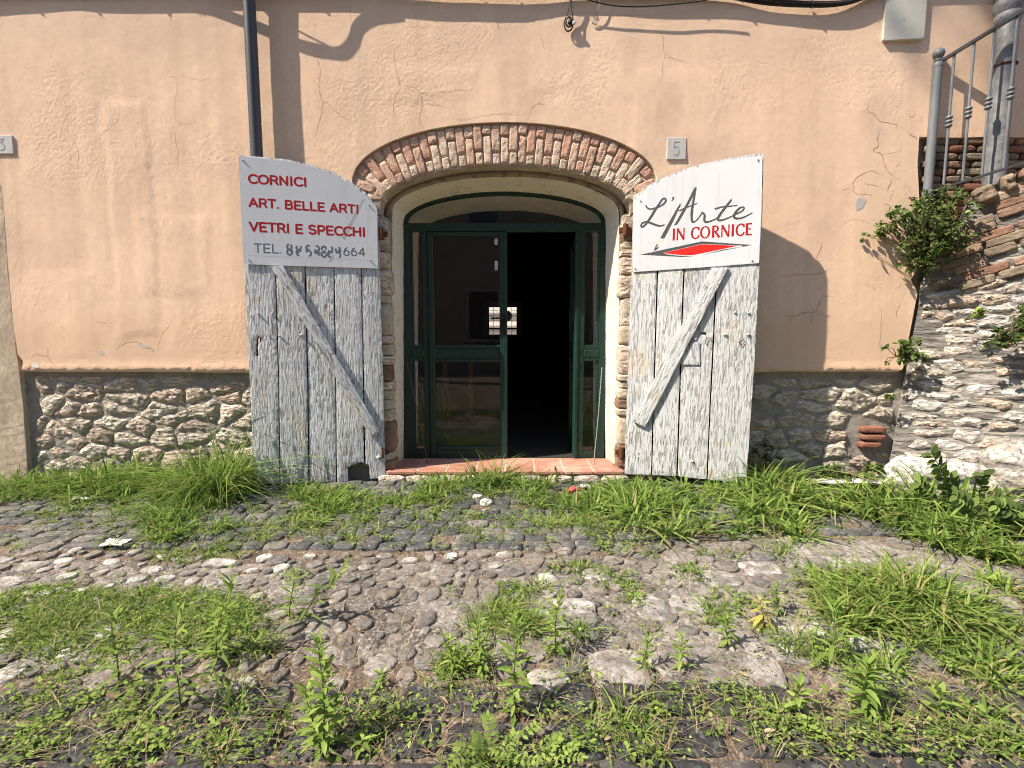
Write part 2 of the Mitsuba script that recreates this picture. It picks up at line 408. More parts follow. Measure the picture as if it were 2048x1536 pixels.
scene['cobble'] = princ(cobble_col, 0.85, 0.2, lambda p, n, uv: 0.009 * fbm(p.x * 25, p.y * 25, p.z * 25, 3) + 0.003 * noise(p.x * 120, p.y * 120, p.z * 120))

def leaf_col(p, n, uv):
    # uv.x: a random number of the leaf; uv.y: 0 deep green, 0.5 fresh green, 1 yellow or straw
    deep = mix(C(0.040, 0.072, 0.026), C(0.095, 0.140, 0.055), uv.x)
    fresh = mix(C(0.080, 0.160, 0.028), C(0.320, 0.440, 0.115), uv.x)
    straw = mix(C(0.26, 0.23, 0.09), C(0.44, 0.39, 0.20), uv.x)
    c = mix(mix(deep, fresh, smoothstep(0.0, 0.5, uv.y)), straw, smoothstep(0.6, 1.0, uv.y))
    return mix(c, C(0.46, 0.44, 0.10), smoothstep(1.2, 1.6, uv.y))
scene['foliage'] = {'type': 'principledthin', 'base_color': proc(leaf_col), 'roughness': 0.45, 'spec_trans': 0.0, 'diff_trans': 0.7, 'eta': 1.4}
scene['stem'] = princ((0.10, 0.13, 0.035), 0.7)
scene['brown_stem'] = princ((0.10, 0.065, 0.035), 0.8)
def dry_col(p, n, uv):
    return mix(C(0.13, 0.085, 0.055), C(0.36, 0.28, 0.19), uv.x) * (0.7 + 0.6 * fbm(p.x * 90, p.y * 90, p.z * 90, 2))
scene['dry_leaf'] = princ(dry_col, 0.7, 0.2)
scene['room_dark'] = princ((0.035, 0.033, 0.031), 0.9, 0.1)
scene['room_frame'] = princ((0.30, 0.29, 0.28), 0.7)
scene['pale_facade'] = princ(lambda p, n, uv: C(0.82, 0.79, 0.77) * (0.85 + 0.25 * fbm(p.x * 2, p.y * 2, p.z * 3, 3)), 0.85)
scene['far_facade'] = princ(lambda p, n, uv: C(0.30, 0.24, 0.18) * (0.8 + 0.35 * fbm(p.x * 1.2, p.y * 1.2, p.z * 1.2, 3)), 0.9)
scene['dark_glass'] = princ((0.03, 0.035, 0.04), 0.15, 0.6)
scene['white_litter'] = princ((0.52, 0.52, 0.52), 0.5)
scene['blue_litter'] = princ((0.08, 0.22, 0.55), 0.5)
scene['red_litter'] = princ((0.62, 0.05, 0.11), 0.6)
scene['bark'] = princ((0.12, 0.085, 0.06), 0.9)

# ================================================================ THE BUILDING
B = thing('building', 'old building with peach plaster, rubble stone foot and an arched brick doorway', 'building')
PY = -0.045                      # front of the plaster; the masonry lies around y = 0
def pix(pts, y):
    return [XZ(a, b, y) for a, b in pts]

def arch_px(cx, a, apex, spring, n=48):
    """an elliptical arch in the picture's pixels, left to right"""
    t = np.linspace(np.pi, 0, n)
    return [(cx + a * math.cos(s), spring - (spring - apex) * math.sin(s)) for s in t]

# ---- plaster with the door opening left out
extr = pix(arch_px(1009, 306, 243, 362), PY)
hole_l, hole_r = XZ(738, 425, PY)[0], XZ(1282, 425, PY)[0]
zlip = XZ(1000, 744, PY)[1]
left_edge = pix([(3, 372), (8, 420), (12, 480), (16, 540), (22, 600), (28, 660), (36, 710), (46, 722)], PY)
right_edge = pix([(1797, 744), (1806, 735), (1818, 680), (1829, 620), (1836, 585), (1822, 560), (1834, 540), (1839, 470), (1840, 400), (1836, 330), (1839, 273), (1900, 275), (2000, 273), (2060, 275)], PY)
xl = XZ(46, 745, PY)[0]
rng = np.random.default_rng(4)
lipx = np.linspace(xl, hole_l, 40)
outer = [(-4.6, 3.95), (-4.6, left_edge[0][1] + 0.12), (left_edge[0][0] - 0.12, left_edge[0][1] + 0.12)] + left_edge
outer += [(x, zlip + 0.012 * (meshkit.noise(np.array([x * 3, 0, 0])) - 0.5)) for x in lipx]
outer += [(hole_l, extr[0][1] - 0.32)] + extr + [(hole_r, extr[-1][1] - 0.32)]
lipx2 = np.linspace(hole_r, right_edge[0][0], 30)
outer += [(x, zlip + 0.015 * (meshkit.noise(np.array([x * 3, 0, 0])) - 0.5)) for x in lipx2]
outer += right_edge[1:] + [(5.6, right_edge[-1][1]), (5.6, 3.95)]
plaster_poly = Polygon(outer).buffer(0)
def plaster_disp(p):
    q = np.column_stack([p[:, 0] * 0.9, p[:, 1] * 0.9, np.zeros(len(p))])
    d = 0.022 * (meshkit.fbm(q + 3, 4, 1) - 0.5) + 0.0022 * (meshkit.fbm(q * 7 + 9, 3, 2) - 0.5)
    # old repairs: vertical bands and blistered spots that stand a little proud
    for x0, x1, z0, z1, h, s in REPAIRS:
        wob = 0.05 * (meshkit.noise(np.column_stack([p[:, 0] * 6, p[:, 1] * 6, p[:, 0] * 0])) - 0.5)
        e = np.minimum(np.minimum(p[:, 0] - x0, x1 - p[:, 0]), np.minimum(p[:, 1] - z0, z1 - p[:, 1])) + wob
        d += h * np.clip(e / s, 0, 1)
    z = p[:, 1] - zlip
    d += 0.016 * np.exp(-(z / 0.05) ** 2) - 0.020 * np.exp(-(np.maximum(z, 0) / 0.012) ** 2)
    return d
REPAIRS = [(-3.15, -2.80, 1.2, 3.05, 0.006, 0.03), (-4.7, -4.02, 2.0, 3.2, 0.005, 0.04), (-2.95, -2.35, 1.55, 2.2, 0.004, 0.05), (-0.9, -0.2, 3.05, 3.3, 0.004, 0.04),
           (1.0, 1.7, 2.6, 3.3, 0.004, 0.08), (-3.9, -3.3, 1.0, 1.75, 0.004, 0.06), (0.2, 0.6, 3.1, 3.7, 0.004, 0.05)]
m = slab(plaster_poly, 0.05, 0.035, 0.016, plaster_disp, 1)
add('plaster', wallmap(m, PY), 'plaster', B, 'peach plaster coat, cracked and blotched, ending in a rounded lip above the stones', smooth=50)
# the rest of the house, out of the picture
up = [bx(-9, 9, PY, 0.02, 3.95, 7.2), bx(-9, -4.6, PY, 0.02, 0.0, 3.95), bx(5.6, 9, PY, 0.02, -0.3, 3.95), bx(-9.0, -8.9, 0.02, 6.4, 0.0, 7.2), bx(8.9, 9.0, 0.02, 6.4, -0.3, 7.2), bx(-8.9, 8.9, 0.02, 6.4, 7.0, 7.15),
      bx(-8.9, 8.9, 6.3, 6.4, 3.4, 7.0), bx(-8.9, -2.4, 6.3, 6.4, 0, 3.4), bx(3.4, 8.9, 6.3, 6.4, 0, 3.4)]
add('outer_wall', cat_mesh(up), 'plaster', B)
# masonry core behind the plaster and between the stones
open_px = arch_px(1009, 262, 328, 430, 40)
core_hole = [(XZ(762, 960, 0.0)[0], -0.4)] + pix(open_px, 0.0) + [(XZ(1258, 960, 0.0)[0], -0.4)]
core = Polygon([(-4.6, -0.4), (5.6, -0.4), (5.6, 3.9), (-4.6, 3.9)]).difference(Polygon(core_hole)).buffer(0)
def core_disp(p):
    q = np.column_stack([p * 7, np.zeros(len(p))])
    return 0.026 * (meshkit.fbm(q, 4, 5) - 0.5) + 0.012 * (meshkit.fbm(q * 4, 2, 6) - 0.5)
lower = core.intersection(sbox(-4.6, -0.4, 5.6, zlip + 0.03))
arch_zone = core.intersection(sbox(-1.45, zlip + 0.03, 1.45, 2.99))
patch_zone = core.intersection(sbox(3.2, zlip + 0.03, 5.6, 3.0))
left_zone = core.intersection(sbox(-4.6, zlip + 0.03, -4.0, 2.7))
parts = [slab(g, 0.03, 0.03, 0.03, core_disp, 2) for z in (lower, arch_zone, patch_zone, left_zone) for g in (z.geoms if hasattr(z, 'geoms') else [z])]
add('mortar', wallmap(cat_mesh(parts), 0.012), 'mortar', B, 'grey crumbling mortar between the wall stones', smooth=True)

# ---- rubble stones of the foot of the wall
import shapely
def cells(poly, size, aspect, seed, gap=(0.010, 0.026), drop=0.12, tilt=0.0, jit=0.42):
    """irregular masonry: cells of a stretched Voronoi diagram, each shrunk to leave its joint"""
    rng = np.random.default_rng(seed)
    fw_ = affinity.rotate(affinity.scale(poly, 1, aspect, origin=(0, 0)), -tilt, origin=(0, 0), use_radians=True)
    x0, y0, x1, y1 = fw_.bounds
    gx, gy = np.meshgrid(np.arange(x0 - size, x1 + size, size), np.arange(y0 - size, y1 + size, size * 0.9))
    gx = gx + (np.arange(gx.shape[0]) % 2)[:, None] * size / 2
    p = np.stack([gx.ravel(), gy.ravel()], 1) + rng.uniform(-jit, jit, (gx.size, 2)) * size
    p = p[rng.random(len(p)) > 0.14]
    vd = shapely.voronoi_polygons(shapely.multipoints(p))
    out = []
    for c in vd.geoms:
        c = affinity.scale(affinity.rotate(c, tilt, origin=(0, 0), use_radians=True), 1, 1 / aspect, origin=(0, 0)).intersection(poly)
        g = rng.uniform(*gap)
        c = c.buffer(-g)
        r = 0.22 * math.sqrt(max(c.area, 1e-6))
        c = c.buffer(-r * 0.45).buffer(r * 0.45)
        if c.is_empty or c.geom_type != 'Polygon' or c.area < 0.0022 or rng.random() < drop:
            continue
        out.append(c)
    return out
def cell_stone(c, seed, out=0.008, sink=0.010, step=0.016, rough=0.72):
    c = ragged(c, 0.022, 13, seed)
    ring_ = c.exterior
    rg = np.random.default_rng(seed)
    o = out * rg.uniform(0.5, 1.25)
    tx_, tz_ = rg.uniform(-0.05, 0.05, 2); cc = np.array(c.centroid.coords[0])
    def disp(p):
        d = shapely.distance(ring_, shapely.points(p))
        q = np.column_stack([p[:, 0] * 10, p[:, 1] * 32, p[:, 0] * 0 + seed * 1.7])
        q2 = np.column_stack([p[:, 0] * 34, p[:, 1] * 60, p[:, 0] * 0 + seed * 1.7])
        n_ = 0.032 * (meshkit.fbm(q, 3, seed) - 0.5) + 0.034 * (meshkit.fbm(q2, 2, seed) - 0.5)
        return -sink + (o + sink) * (1 - np.exp(-d / 0.011)) + rough * n_ * np.clip(d / 0.02, 0.15, 1) + (p - cc) @ np.array([tx_, tz_])
    return slab(c, 0.05, step, step * 0.7, disp, seed)
def ragged(poly, amp, freq, seed):
    r = Polygon(poly.exterior.segmentize(0.012))
    c = np.array(r.exterior.coords)[:-1]
    o = (meshkit.fbm(np.column_stack([c * freq, c[:, :1] * 0 + seed]), 3, seed) - 0.5) * 2 * amp
    o2 = (meshkit.fbm(np.column_stack([c * freq + 50, c[:, :1] * 0 + seed]), 3, seed) - 0.5) * 2 * amp
    q = Polygon(c + np.column_stack([o, o2])).buffer(0)
    return q if q.geom_type == 'Polygon' else max(q.geoms, key=lambda g: g.area)
rng = np.random.default_rng(11)
left_foot = Polygon(pix([(66, 752), (520, 752), (520, 985), (70, 985)], 0.0))
for i, c in enumerate(cells(left_foot, 0.235, 1.8, 3, (0.004, 0.018), 0.07)):
    m_ = wallmap(cell_stone(c, 100 + i), 0.000)
    add('stone', m_, 'travertine', B, smooth=True, uv=cuv(len(m_[0]), rng.random(), rng.choice([0.05, 0.25, 0.45, 0.6])))
bk = Polygon(pix([(1700, 845), (1770, 845), (1770, 900), (1700, 900)], 0.0))
right_foot = Polygon(pix([(1490, 754), (1795, 754), (1775, 960), (1490, 960)], 0.0)).difference(bk.buffer(0.02))
for i, c in enumerate(cells(right_foot, 0.27, 2.0, 5, (0.005, 0.022), 0.08)):
    m_ = wallmap(cell_stone(c, 300 + i), 0.000)
    add('stone', m_, 'travertine', B, smooth=True, uv=cuv(len(m_[0]), rng.random() * 0.7, rng.choice([0.05, 0.3, 0.5])))
def brick_piece(size, seed, R=None, at=(0, 0, 0), amp=0.05, sub=2):
    return rock(size, p=13.0, amp=amp, freq=2.4, seed=seed, sub=sub, R=R, at=at)
for k, (px, py, w) in enumerate([(1742, 858, 0.20), (1743, 873, 0.19), (1735, 888, 0.17)]):
    x, z = XZ(px, py, 0)
    v, f = brick_piece((w / 2, 0.05, 0.024), 900 + k, at=(x, -0.005, z), amp=0.09)
    add('brick', (v, f), 'old_brick', B, smooth=True, uv=cuv(len(v), 0.6 + 0.1 * k, 0.0))

# ---- brick patch under the railing, in the wall's plane
rng = np.random.default_rng(5)
z_top = XZ(1900, 277, 0)[1]
for r in range(17):
    x = XZ(1842, 300, 0)[0] - (0.12 if r % 2 else 0.0) + 0.03
    while x < 5.3:
        w = rng.uniform(0.20, 0.27)
        xa = max(x, XZ(1842, 300, 0)[0] + 0.01)
        if x + w - xa > 0.05:
            v, f = brick_piece(((x + w - xa) / 2 - 0.004, 0.045, 0.0255), 1000 + r * 37 + int(x * 10), at=((x + w + xa) / 2, 0.012 + rng.uniform(-0.006, 0.004), z_top - 0.030 - r * 0.0585))
            add('brick', (v, f), 'old_brick', B, smooth=True, uv=cuv(len(v), rng.random(), rng.choice([0.1, 0.5, 0.8, 1.0])))
        x += w + 0.010

# ---- stone jamb of the next doorway at the left
jamb = Polygon(pix([(-60, 300), (0, 366), (4, 380), (9, 430), (13, 490), (17, 550), (23, 610), (30, 680), (38, 735), (46, 800), (52, 880), (57, 960), (57, 990), (-60, 990)], -0.03)).buffer(0)
m = slab(jamb, 0.10, 0.03, 0.02, lambda p: 0.012 * (meshkit.fbm(np.column_stack([p * 8, p[:, :1] * 0]), 3, 8) - 0.5), 3)
scene['jamb_stone'] = princ(lambda p, n, uv: mix(C(0.33, 0.265, 0.20), C(0.52, 0.45, 0.36), fbm(p.x * 24, p.y * 24, p.z * 5, 4)) * (0.75 + 0.5 * fbm(p.x * 60, p.y * 60, p.z * 30, 2)), 0.9, 0.15, rough_bump)
add('stone_jamb', wallmap(m, -0.035), 'jamb_stone', B, 'worn grey-beige stone jamb at the far left edge', smooth=40)

# ---- the brick arch: two bricks to each ray, long and short by turns
ax0, az_s = XZ(1009, 387, 0.0)
# measured outlines of the ring in the wall's plane
def ell(cx, a, apex, spring, y):
    x, zs = XZ(cx, spring, y); _, za = XZ(cx, apex, y)
    ar = XZ(cx + a, spring, y)[0] - x
    return x, zs, ar, za - zs
ex, ez, ea, er = ell(1009, 301, 247, 362, -0.02)
ix, iz, ia, ir = ell(1010, 253, 329, 420, -0.02)
tt = np.linspace(np.pi + 0.10, -0.10, 4001)
mid = np.column_stack([(ex + ix) / 2 + (ea + ia) / 2 * np.cos(tt), (ez + iz) / 2 + (er + ir) / 2 * np.sin(tt)])
L = np.concatenate([[0], np.cumsum(np.linalg.norm(np.diff(mid, axis=0), axis=1))])
def cross_at(o, d, cx, cz, a, r):
    A = (d[0] / a) ** 2 + (d[1] / r) ** 2
    Bq = 2 * ((o[0] - cx) * d[0] / a ** 2 + (o[1] - cz) * d[1] / r ** 2)
    Cq = ((o[0] - cx) / a) ** 2 + ((o[1] - cz) / r) ** 2 - 1
    s = Bq * Bq - 4 * A * Cq
    return (-Bq + math.sqrt(max(s, 0))) / (2 * A)
rng = np.random.default_rng(21)
N_RAYS = 37
AB = key('building__brick_arch'); 
back = []
for i in range(N_RAYS):
    s = L[-1] * (i + 0.5) / N_RAYS
    k = np.searchsorted(L, s)
    o = mid[k]; tg = mid[min(k + 5, 4000)] - mid[k - 5]; tg /= np.linalg.norm(tg)
    nrm = np.array([-tg[1], tg[0]]); nrm = nrm if nrm[1] > 0 or abs(nrm[0]) > 0.9 else -nrm
    # rays lean towards the vertical a little, as laid
    ro = cross_at(o, nrm, ex, ez, ea, er); ri = cross_at(o, nrm, ix, iz, ia, ir)
    ro = min(ro, 0.21); ri = max(ri, -0.23)
    w = L[-1] / N_RAYS
    tot = ro - ri
    longin = i % 2 == 0
    cut = ri + tot * (0.70 if longin else 0.30) + rng.uniform(-0.012, 0.012)
    for q, (r0, r1) in enumerate([(ri + rng.uniform(0, 0.010), cut - 0.006), (cut + 0.006, ro - rng.uniform(0.0, 0.012))]):
        lng = (r1 - r0) / 2
        c = o + nrm * (r0 + r1) / 2
        wf = w * (0.488 + 0.08 * ((r0 + r1) / 2) / 0.17)
        R = np.array([[tg[0], 0, nrm[0]], [0, 1, 0], [tg[1], 0, nrm[1]]])
        if q == 0: hue = rng.uniform(0.65, 1.0) if rng.random() < 0.8 else 0.35
        else: hue = rng.uniform(0.0, 0.45) if rng.random() < 0.8 else 0.7
        if 0.28 < i / N_RAYS < 0.55 and q == 1: hue = min(1, hue + 0.2)
        v, f = brick_piece((wf * 0.94, 0.06, lng), 2000 + i * 2 + q, R=R, at=(c[0], 0.036 + rng.uniform(-0.005, 0.005), c[1]), amp=0.04, sub=3)
        d = meshkit.fbm(v * 30, 3, 7) - 0.5
        v = v + np.column_stack([d * 0.008, -d * 0.012, d * 0.006])
        add('brick', (v, f), 'brick', AB, smooth=True, uv=cuv(len(v), rng.random() * 0.9, hue))
outer_e = [(ex + (ea + 0.035) * math.cos(a), ez + (er + 0.03) * math.sin(a)) for a in np.linspace(np.pi + 0.12, -0.12, 60)]
inner_e = [(ix + (ia - 0.004) * math.cos(a), iz + (ir - 0.004) * math.sin(a)) for a in np.linspace(-0.12, np.pi + 0.12, 60)]
ring = Polygon(outer_e + inner_e).buffer(0)
m = slab(ring, 0.30, 0.03, 0.02, lambda p: 0.016 * (meshkit.fbm(np.column_stack([p * 18, p[:, :1] * 0]), 3, 8) - 0.5), 3)
scene['arch_mortar'] = princ(lambda p, n, uv: mix(C(0.25, 0.20, 0.15), C(0.50, 0.43, 0.34), fbm(p.x * 9, p.y * 9, p.z * 9, 3)) * (0.7 + 0.6 * fbm(p.x * 60, p.y * 60, p.z * 60, 2)), 0.9, 0.15, rough_bump)
scene['building__brick_arch__mortar_bed'] = mikit.ply(wallmap(m, -0.009), 'arch_mortar', smooth=40)
labels['building__brick_arch'] = {'label': 'arch of weathered red and cream bricks over the doorway'}

# ---- brick and stone jambs beside the opening
rng = np.random.default_rng(31)
for side, (pa, pb) in ((-1, (744, 784)), (1, (1238, 1284))):
    xa, xb = XZ(pa, 800, 0)[0], XZ(pb, 800, 0)[0]
    z = 0.02
    while z < 2.17:
        h = rng.uniform(0.055, 0.30) if rng.random() < 0.45 else rng.uniform(0.055, 0.10)
        v, f = rock(((xb - xa) / 2, 0.085, h / 2 - 0.001), p=10.0, amp=0.05, freq=2.2, seed=3000 + int(z * 97) + side, sub=3, at=((xa + xb) / 2 + rng.uniform(-0.012, 0.012), 0.080 + rng.uniform(-0.008, 0.008), z + h / 2))
        d = meshkit.fbm(v * 22, 3, 17) - 0.5
        v = v + np.column_stack([d * 0.016 * -side, -np.abs(d) * 0.02, d * 0.0])
        add('jamb_block', (v, f), rng.choice(['old_brick', 'jamb_stone', 'travertine']), B, smooth=True, uv=cuv(len(v), rng.uniform(0.3, 0.8), rng.choice([0.3, 0.45, 0.5])))
        z += h

# ---- plastered reveal, splayed, from the rebate to the door frame, and on behind it
def outline(cx, a, apex, spring, base, y, n=60):
    pts = [(cx - a, base)] + arch_px(cx, a, apex, spring, n) + [(cx + a, base)]
    return np.array(pix(pts, y))
def resamp(p, n):
    s = np.concatenate([[0], np.cumsum(np.linalg.norm(np.diff(p, axis=0), axis=1))])
    t = np.linspace(0, s[-1], n)
    return np.column_stack([np.interp(t, s, p[:, 0]), np.interp(t, s, p[:, 1])])
def loft(rows, noise_amp=0.0, seed=0):
    """rows: list of (outline (n, 2), y); the surface faces the inside of the opening"""
    n = len(rows[0][0])
    v = np.vstack([np.column_stack([o[:, 0], np.full(n, y), o[:, 1]]) for o, y in rows])
    if noise_amp:
        v = v + (meshkit.fbm(v * 5 + 11, 3, seed) - 0.5)[:, None] * noise_amp * np.array([1, 0, 1.0])
    i, j = np.meshgrid(np.arange(len(rows) - 1), np.arange(n - 1), indexing='ij')
    q = np.stack([i * n + j, i * n + j + 1, (i + 1) * n + j + 1, (i + 1) * n + j], -1).reshape(-1, 4)
    return v, np.vstack([q[:, [0, 1, 2]], q[:, [0, 2, 3]]])
YD = 0.38                                     # the door's plane
o_reb = resamp(outline(1010, 239, 337, 418, 985, 0.10), 160)      # outer edge of the dirty ring
o_fr = resamp(outline(1011, 227, 353, 424, 985, 0.11), 160)       # front edge of the cream reveal
o_bk = resamp(outline(1009, 202, 383, 443, 935, YD), 160)         # where it meets the door frame
o_bk[0, 1] = o_bk[-1, 1] = -0.02
add('reveal_edge', loft([(o_reb, 0.30), (o_reb, 0.125), (o_reb * 0.4 + o_fr * 0.6, 0.108), (o_fr, 0.112)], 0.03, 3), 'dirty_plaster', B, 'dirty chipped plaster edge around the doorway', smooth=True)
fr2 = o_fr * 0.93 + o_bk * 0.07
rows = [(o_fr, 0.112), (fr2, 0.125)] + [(o_fr * (0.9 * (1 - t)) + o_bk * (1 - 0.9 * (1 - t)), 0.125 + (YD + 0.005 - 0.125) * t) for t in np.linspace(0.12, 1, 9)]
add('door_reveal', loft(rows, 0.012, 4), 'cream_plaster', B, 'smooth cream plaster reveal of the doorway', smooth=True)
o_in = o_bk.copy()
YR = 1.10
add('inner_reveal', loft([(o_in, YD + 0.06), (o_in, 0.7), (o_in, YR)], 0.0), 'cream_plaster', B, smooth=True)

# ---- threshold of terracotta tiles
ZT = 0.092
rng = np.random.default_rng(6)
tx = [XZ(px, 960, -0.05)[0] for px in (772, 848, 908, 967, 1026, 1086, 1146, 1200, 1248)]
tx = np.linspace(XZ(773, 958, -0.05)[0], XZ(1247, 958, -0.05)[0], 9)
TH = key('building__threshold'); labels[TH] = {'label': 'terracotta tiled threshold with a rounded nosing'}
for r, (ya, yb) in enumerate([(-0.055, 0.085), (0.092, 0.40)]):
    for i in range(8):
        a, b = tx[i] + 0.004, tx[i + 1] - 0.004
        if r == 1:
            a, b = max(a, o_bk[0, 0] - 0.06), min(b, o_bk[-1, 0] + 0.06)
        v, f = rbx(a, b, ya, yb, ZT - 0.030, ZT + rng.uniform(-0.0015, 0.0015), 0.013 if r == 0 else 0.004)
        add('tile', (v, f), 'terracotta', TH, smooth=35 if False else False, uv=cuv(len(v), rng.random()))
scene['grout'] = princ((0.42, 0.36, 0.31), 0.9)
add('bed', rbx(tx[0] - 0.01, tx[-1] + 0.01, -0.035, 0.42, -0.1, ZT - 0.006), 'mortar', TH)
add('grout', rbx(tx[0], tx[-1], -0.045, 0.40, ZT - 0.02, ZT - 0.0035), 'grout', TH)
rngs = np.random.default_rng(77)
for k in range(9):
    x = -0.95 + k * 0.235
    v, f = rock((0.115, 0.05, 0.035), p=3, amp=0.2, seed=3300 + k, sub=2, at=(x, -0.035, 0.022))
    add('stone', (v, f), 'travertine', TH, smooth=True, uv=cuv(len(v), rngs.random(), 0.7))

# ---- the room behind
RX0, RX1, RY1, RZ1 = -2.3, 3.3, 6.2, 3.3
wx0, wz0 = XZ(975, 672, RY1); wx1, wz1 = XZ(1036, 611, RY1)
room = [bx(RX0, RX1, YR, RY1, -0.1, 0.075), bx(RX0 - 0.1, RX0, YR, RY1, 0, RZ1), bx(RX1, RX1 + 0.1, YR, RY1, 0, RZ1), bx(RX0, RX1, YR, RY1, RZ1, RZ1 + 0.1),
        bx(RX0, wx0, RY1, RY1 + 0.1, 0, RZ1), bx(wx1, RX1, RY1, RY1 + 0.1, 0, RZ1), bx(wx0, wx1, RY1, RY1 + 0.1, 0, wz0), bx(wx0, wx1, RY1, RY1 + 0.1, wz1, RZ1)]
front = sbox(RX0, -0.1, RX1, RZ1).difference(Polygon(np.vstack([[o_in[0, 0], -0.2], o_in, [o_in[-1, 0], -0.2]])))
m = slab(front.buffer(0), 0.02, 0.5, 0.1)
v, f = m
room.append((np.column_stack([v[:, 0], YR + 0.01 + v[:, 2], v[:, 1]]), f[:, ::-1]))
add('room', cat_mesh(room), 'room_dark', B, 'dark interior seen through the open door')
add('room_sill', bx(o_bk[0, 0] - 0.02, o_bk[-1, 0] + 0.02, 0.405, YR, 0.0, 0.08), 'room_dark', B)
W = key('building__back_window'); labels[W] = {'label': 'small barred window at the back of the dark room'}
fw = 0.085
scene['building__back_window__frame'] = mikit.ply(cat_mesh([bx(wx0 - fw, wx0, RY1 - 0.03, RY1 - 0.001, wz0 - fw * .3, wz1 + fw), bx(wx1, wx1 + fw, RY1 - 0.03, RY1 - 0.001, wz0 - fw * .3, wz1 + fw), bx(wx0, wx1, RY1 - 0.03, RY1 - 0.001, wz1, wz1 + fw)]), 'room_frame')
dark = [bx(wx0, wx1, RY1 + 0.03, RY1 + 0.07, wz0, wz0 + 0.03), bx(wx0, wx1, RY1 + 0.03, RY1 + 0.07, wz1 - 0.03, wz1), bx(wx0, wx0 + 0.03, RY1 + 0.03, RY1 + 0.07, wz0, wz1), bx(wx1 - 0.03, wx1, RY1 + 0.03, RY1 + 0.07, wz0, wz1),
        bx(wx0, wx1, RY1 + 0.03, RY1 + 0.07, wz0 + 0.13, wz0 + 0.165)]
scene['building__back_window__sash'] = mikit.ply(cat_mesh(dark), 'black_plastic')
for k in range(1, 5):
    x = wx0 + (wx1 - wx0) * k / 5
    add('bar', tube([(x, RY1 + 0.12, wz0), (x, RY1 + 0.12, wz1)], 0.006, 6), 'black_plastic', W)
for k in range(1, 6):
    z = wz0 + (wz1 - wz0) * k / 6
    add('bar', tube([(wx0, RY1 + 0.125, z), (wx1, RY1 + 0.125, z)], 0.005, 6), 'black_plastic', W)

# ================================================================ THE GREEN DOOR
D = key('building__door'); labels[D] = {'label': 'dark green metal and glass door with one leaf standing open'}
yd0, yd1 = YD, YD + 0.05
def X(px, y=YD): return XZ(px, 700, y)[0]
def Z(py, y=YD): return XZ(1009, py, y)[1]
zb = ZT + 0.004
scene_frame = []
def fbox(pxa, pxb, pya, pyb, dy0=0.0, dy1=0.0, r=0.004):
    za = zb if pyb is None else Z(pyb)
    return rbx(X(pxa), X(pxb), yd0 + dy0, yd1 + dy1, za, Z(pya), r)
# arch band
n = len(o_bk)
top = [p for p in o_bk if p[1] > Z(455)]
ctr = np.array([(o_bk[0, 0] + o_bk[-1, 0]) / 2, Z(443)])
band_in = [(ctr[0] + (p[0] - ctr[0]) * 0.965, ctr[1] + (p[1] - ctr[1]) * 0.89) for p in top]
band = Polygon([tuple(p) for p in top] + band_in[::-1]).buffer(0)
v, f = slab(band, 0.05, 0.04, 0.02)
frame = [(np.column_stack([v[:, 0], yd0 + 0.002 - v[:, 2], v[:, 1]]), f)]
frame += [fbox(805, 1213, 446, 463), fbox(806, 823, 463, None), fbox(1198, 1212, 463, None), fbox(847, 857, 463, None, 0.001, 0.0), fbox(1156, 1168, 463, None, 0.001, 0.0)]
# sidelights: middle and bottom rails
frame += [fbox(823, 847, 690, 722, 0.003), fbox(823, 847, 904, None, 0.003), fbox(1168, 1198, 690, 722, 0.003), fbox(1168, 1198, 904, None, 0.003)]
frame += [fbox(823, 847, 700, 714, -0.004, -0.03), fbox(1168, 1198, 700, 714, -0.004, -0.03), fbox(823, 828, 463, 690, 0.012), fbox(1193, 1198, 463, 690, 0.012), fbox(823, 828, 722, 904, 0.012), fbox(1193, 1198, 722, 904, 0.012)]
scene['building__door__frame'] = mikit.ply(cat_mesh(frame), 'green_paint')
# the closed leaf
leaf = [fbox(858, 869, 464, None, -0.006), fbox(1000, 1014, 464, None, -0.006), fbox(869, 1000, 464, 472, -0.006), fbox(869, 1000, 690, 696, -0.006), fbox(869, 1000, 696, 719, 0.002), fbox(869, 1000, 719, 724, -0.006), fbox(869, 1000, 894, 899, -0.006), fbox(869, 1000, 899, None, 0.002),
        fbox(872, 997, 700, 715, -0.003, -0.03), fbox(872, 997, 904, 918, -0.003, -0.03), fbox(1007, 1014.5, 464, None, -0.012, -0.02)]
scene['building__door__leaf'] = mikit.ply(cat_mesh(leaf), 'green_paint')
labels['building__door__leaf'] = {'label': 'closed glazed door leaf on the left'}
# the right post of the open doorway, with its hinge knuckles
post = [fbox(1150, 1156, 463, None, -0.01, 0.03), fbox(1149, 1152, 463, None, 0.02, 0.05)]
scene['building__door__post'] = mikit.ply(cat_mesh(post), 'green_paint')
for py in (696, 722, 730, 870, 905):
    x, z = X(1155), Z(py)
    add('hinge_pin', tube([(x, yd0 - 0.012, z - 0.012), (x, yd0 - 0.012, z + 0.012)], 0.006, 8), 'green_paint', D, smooth=40)
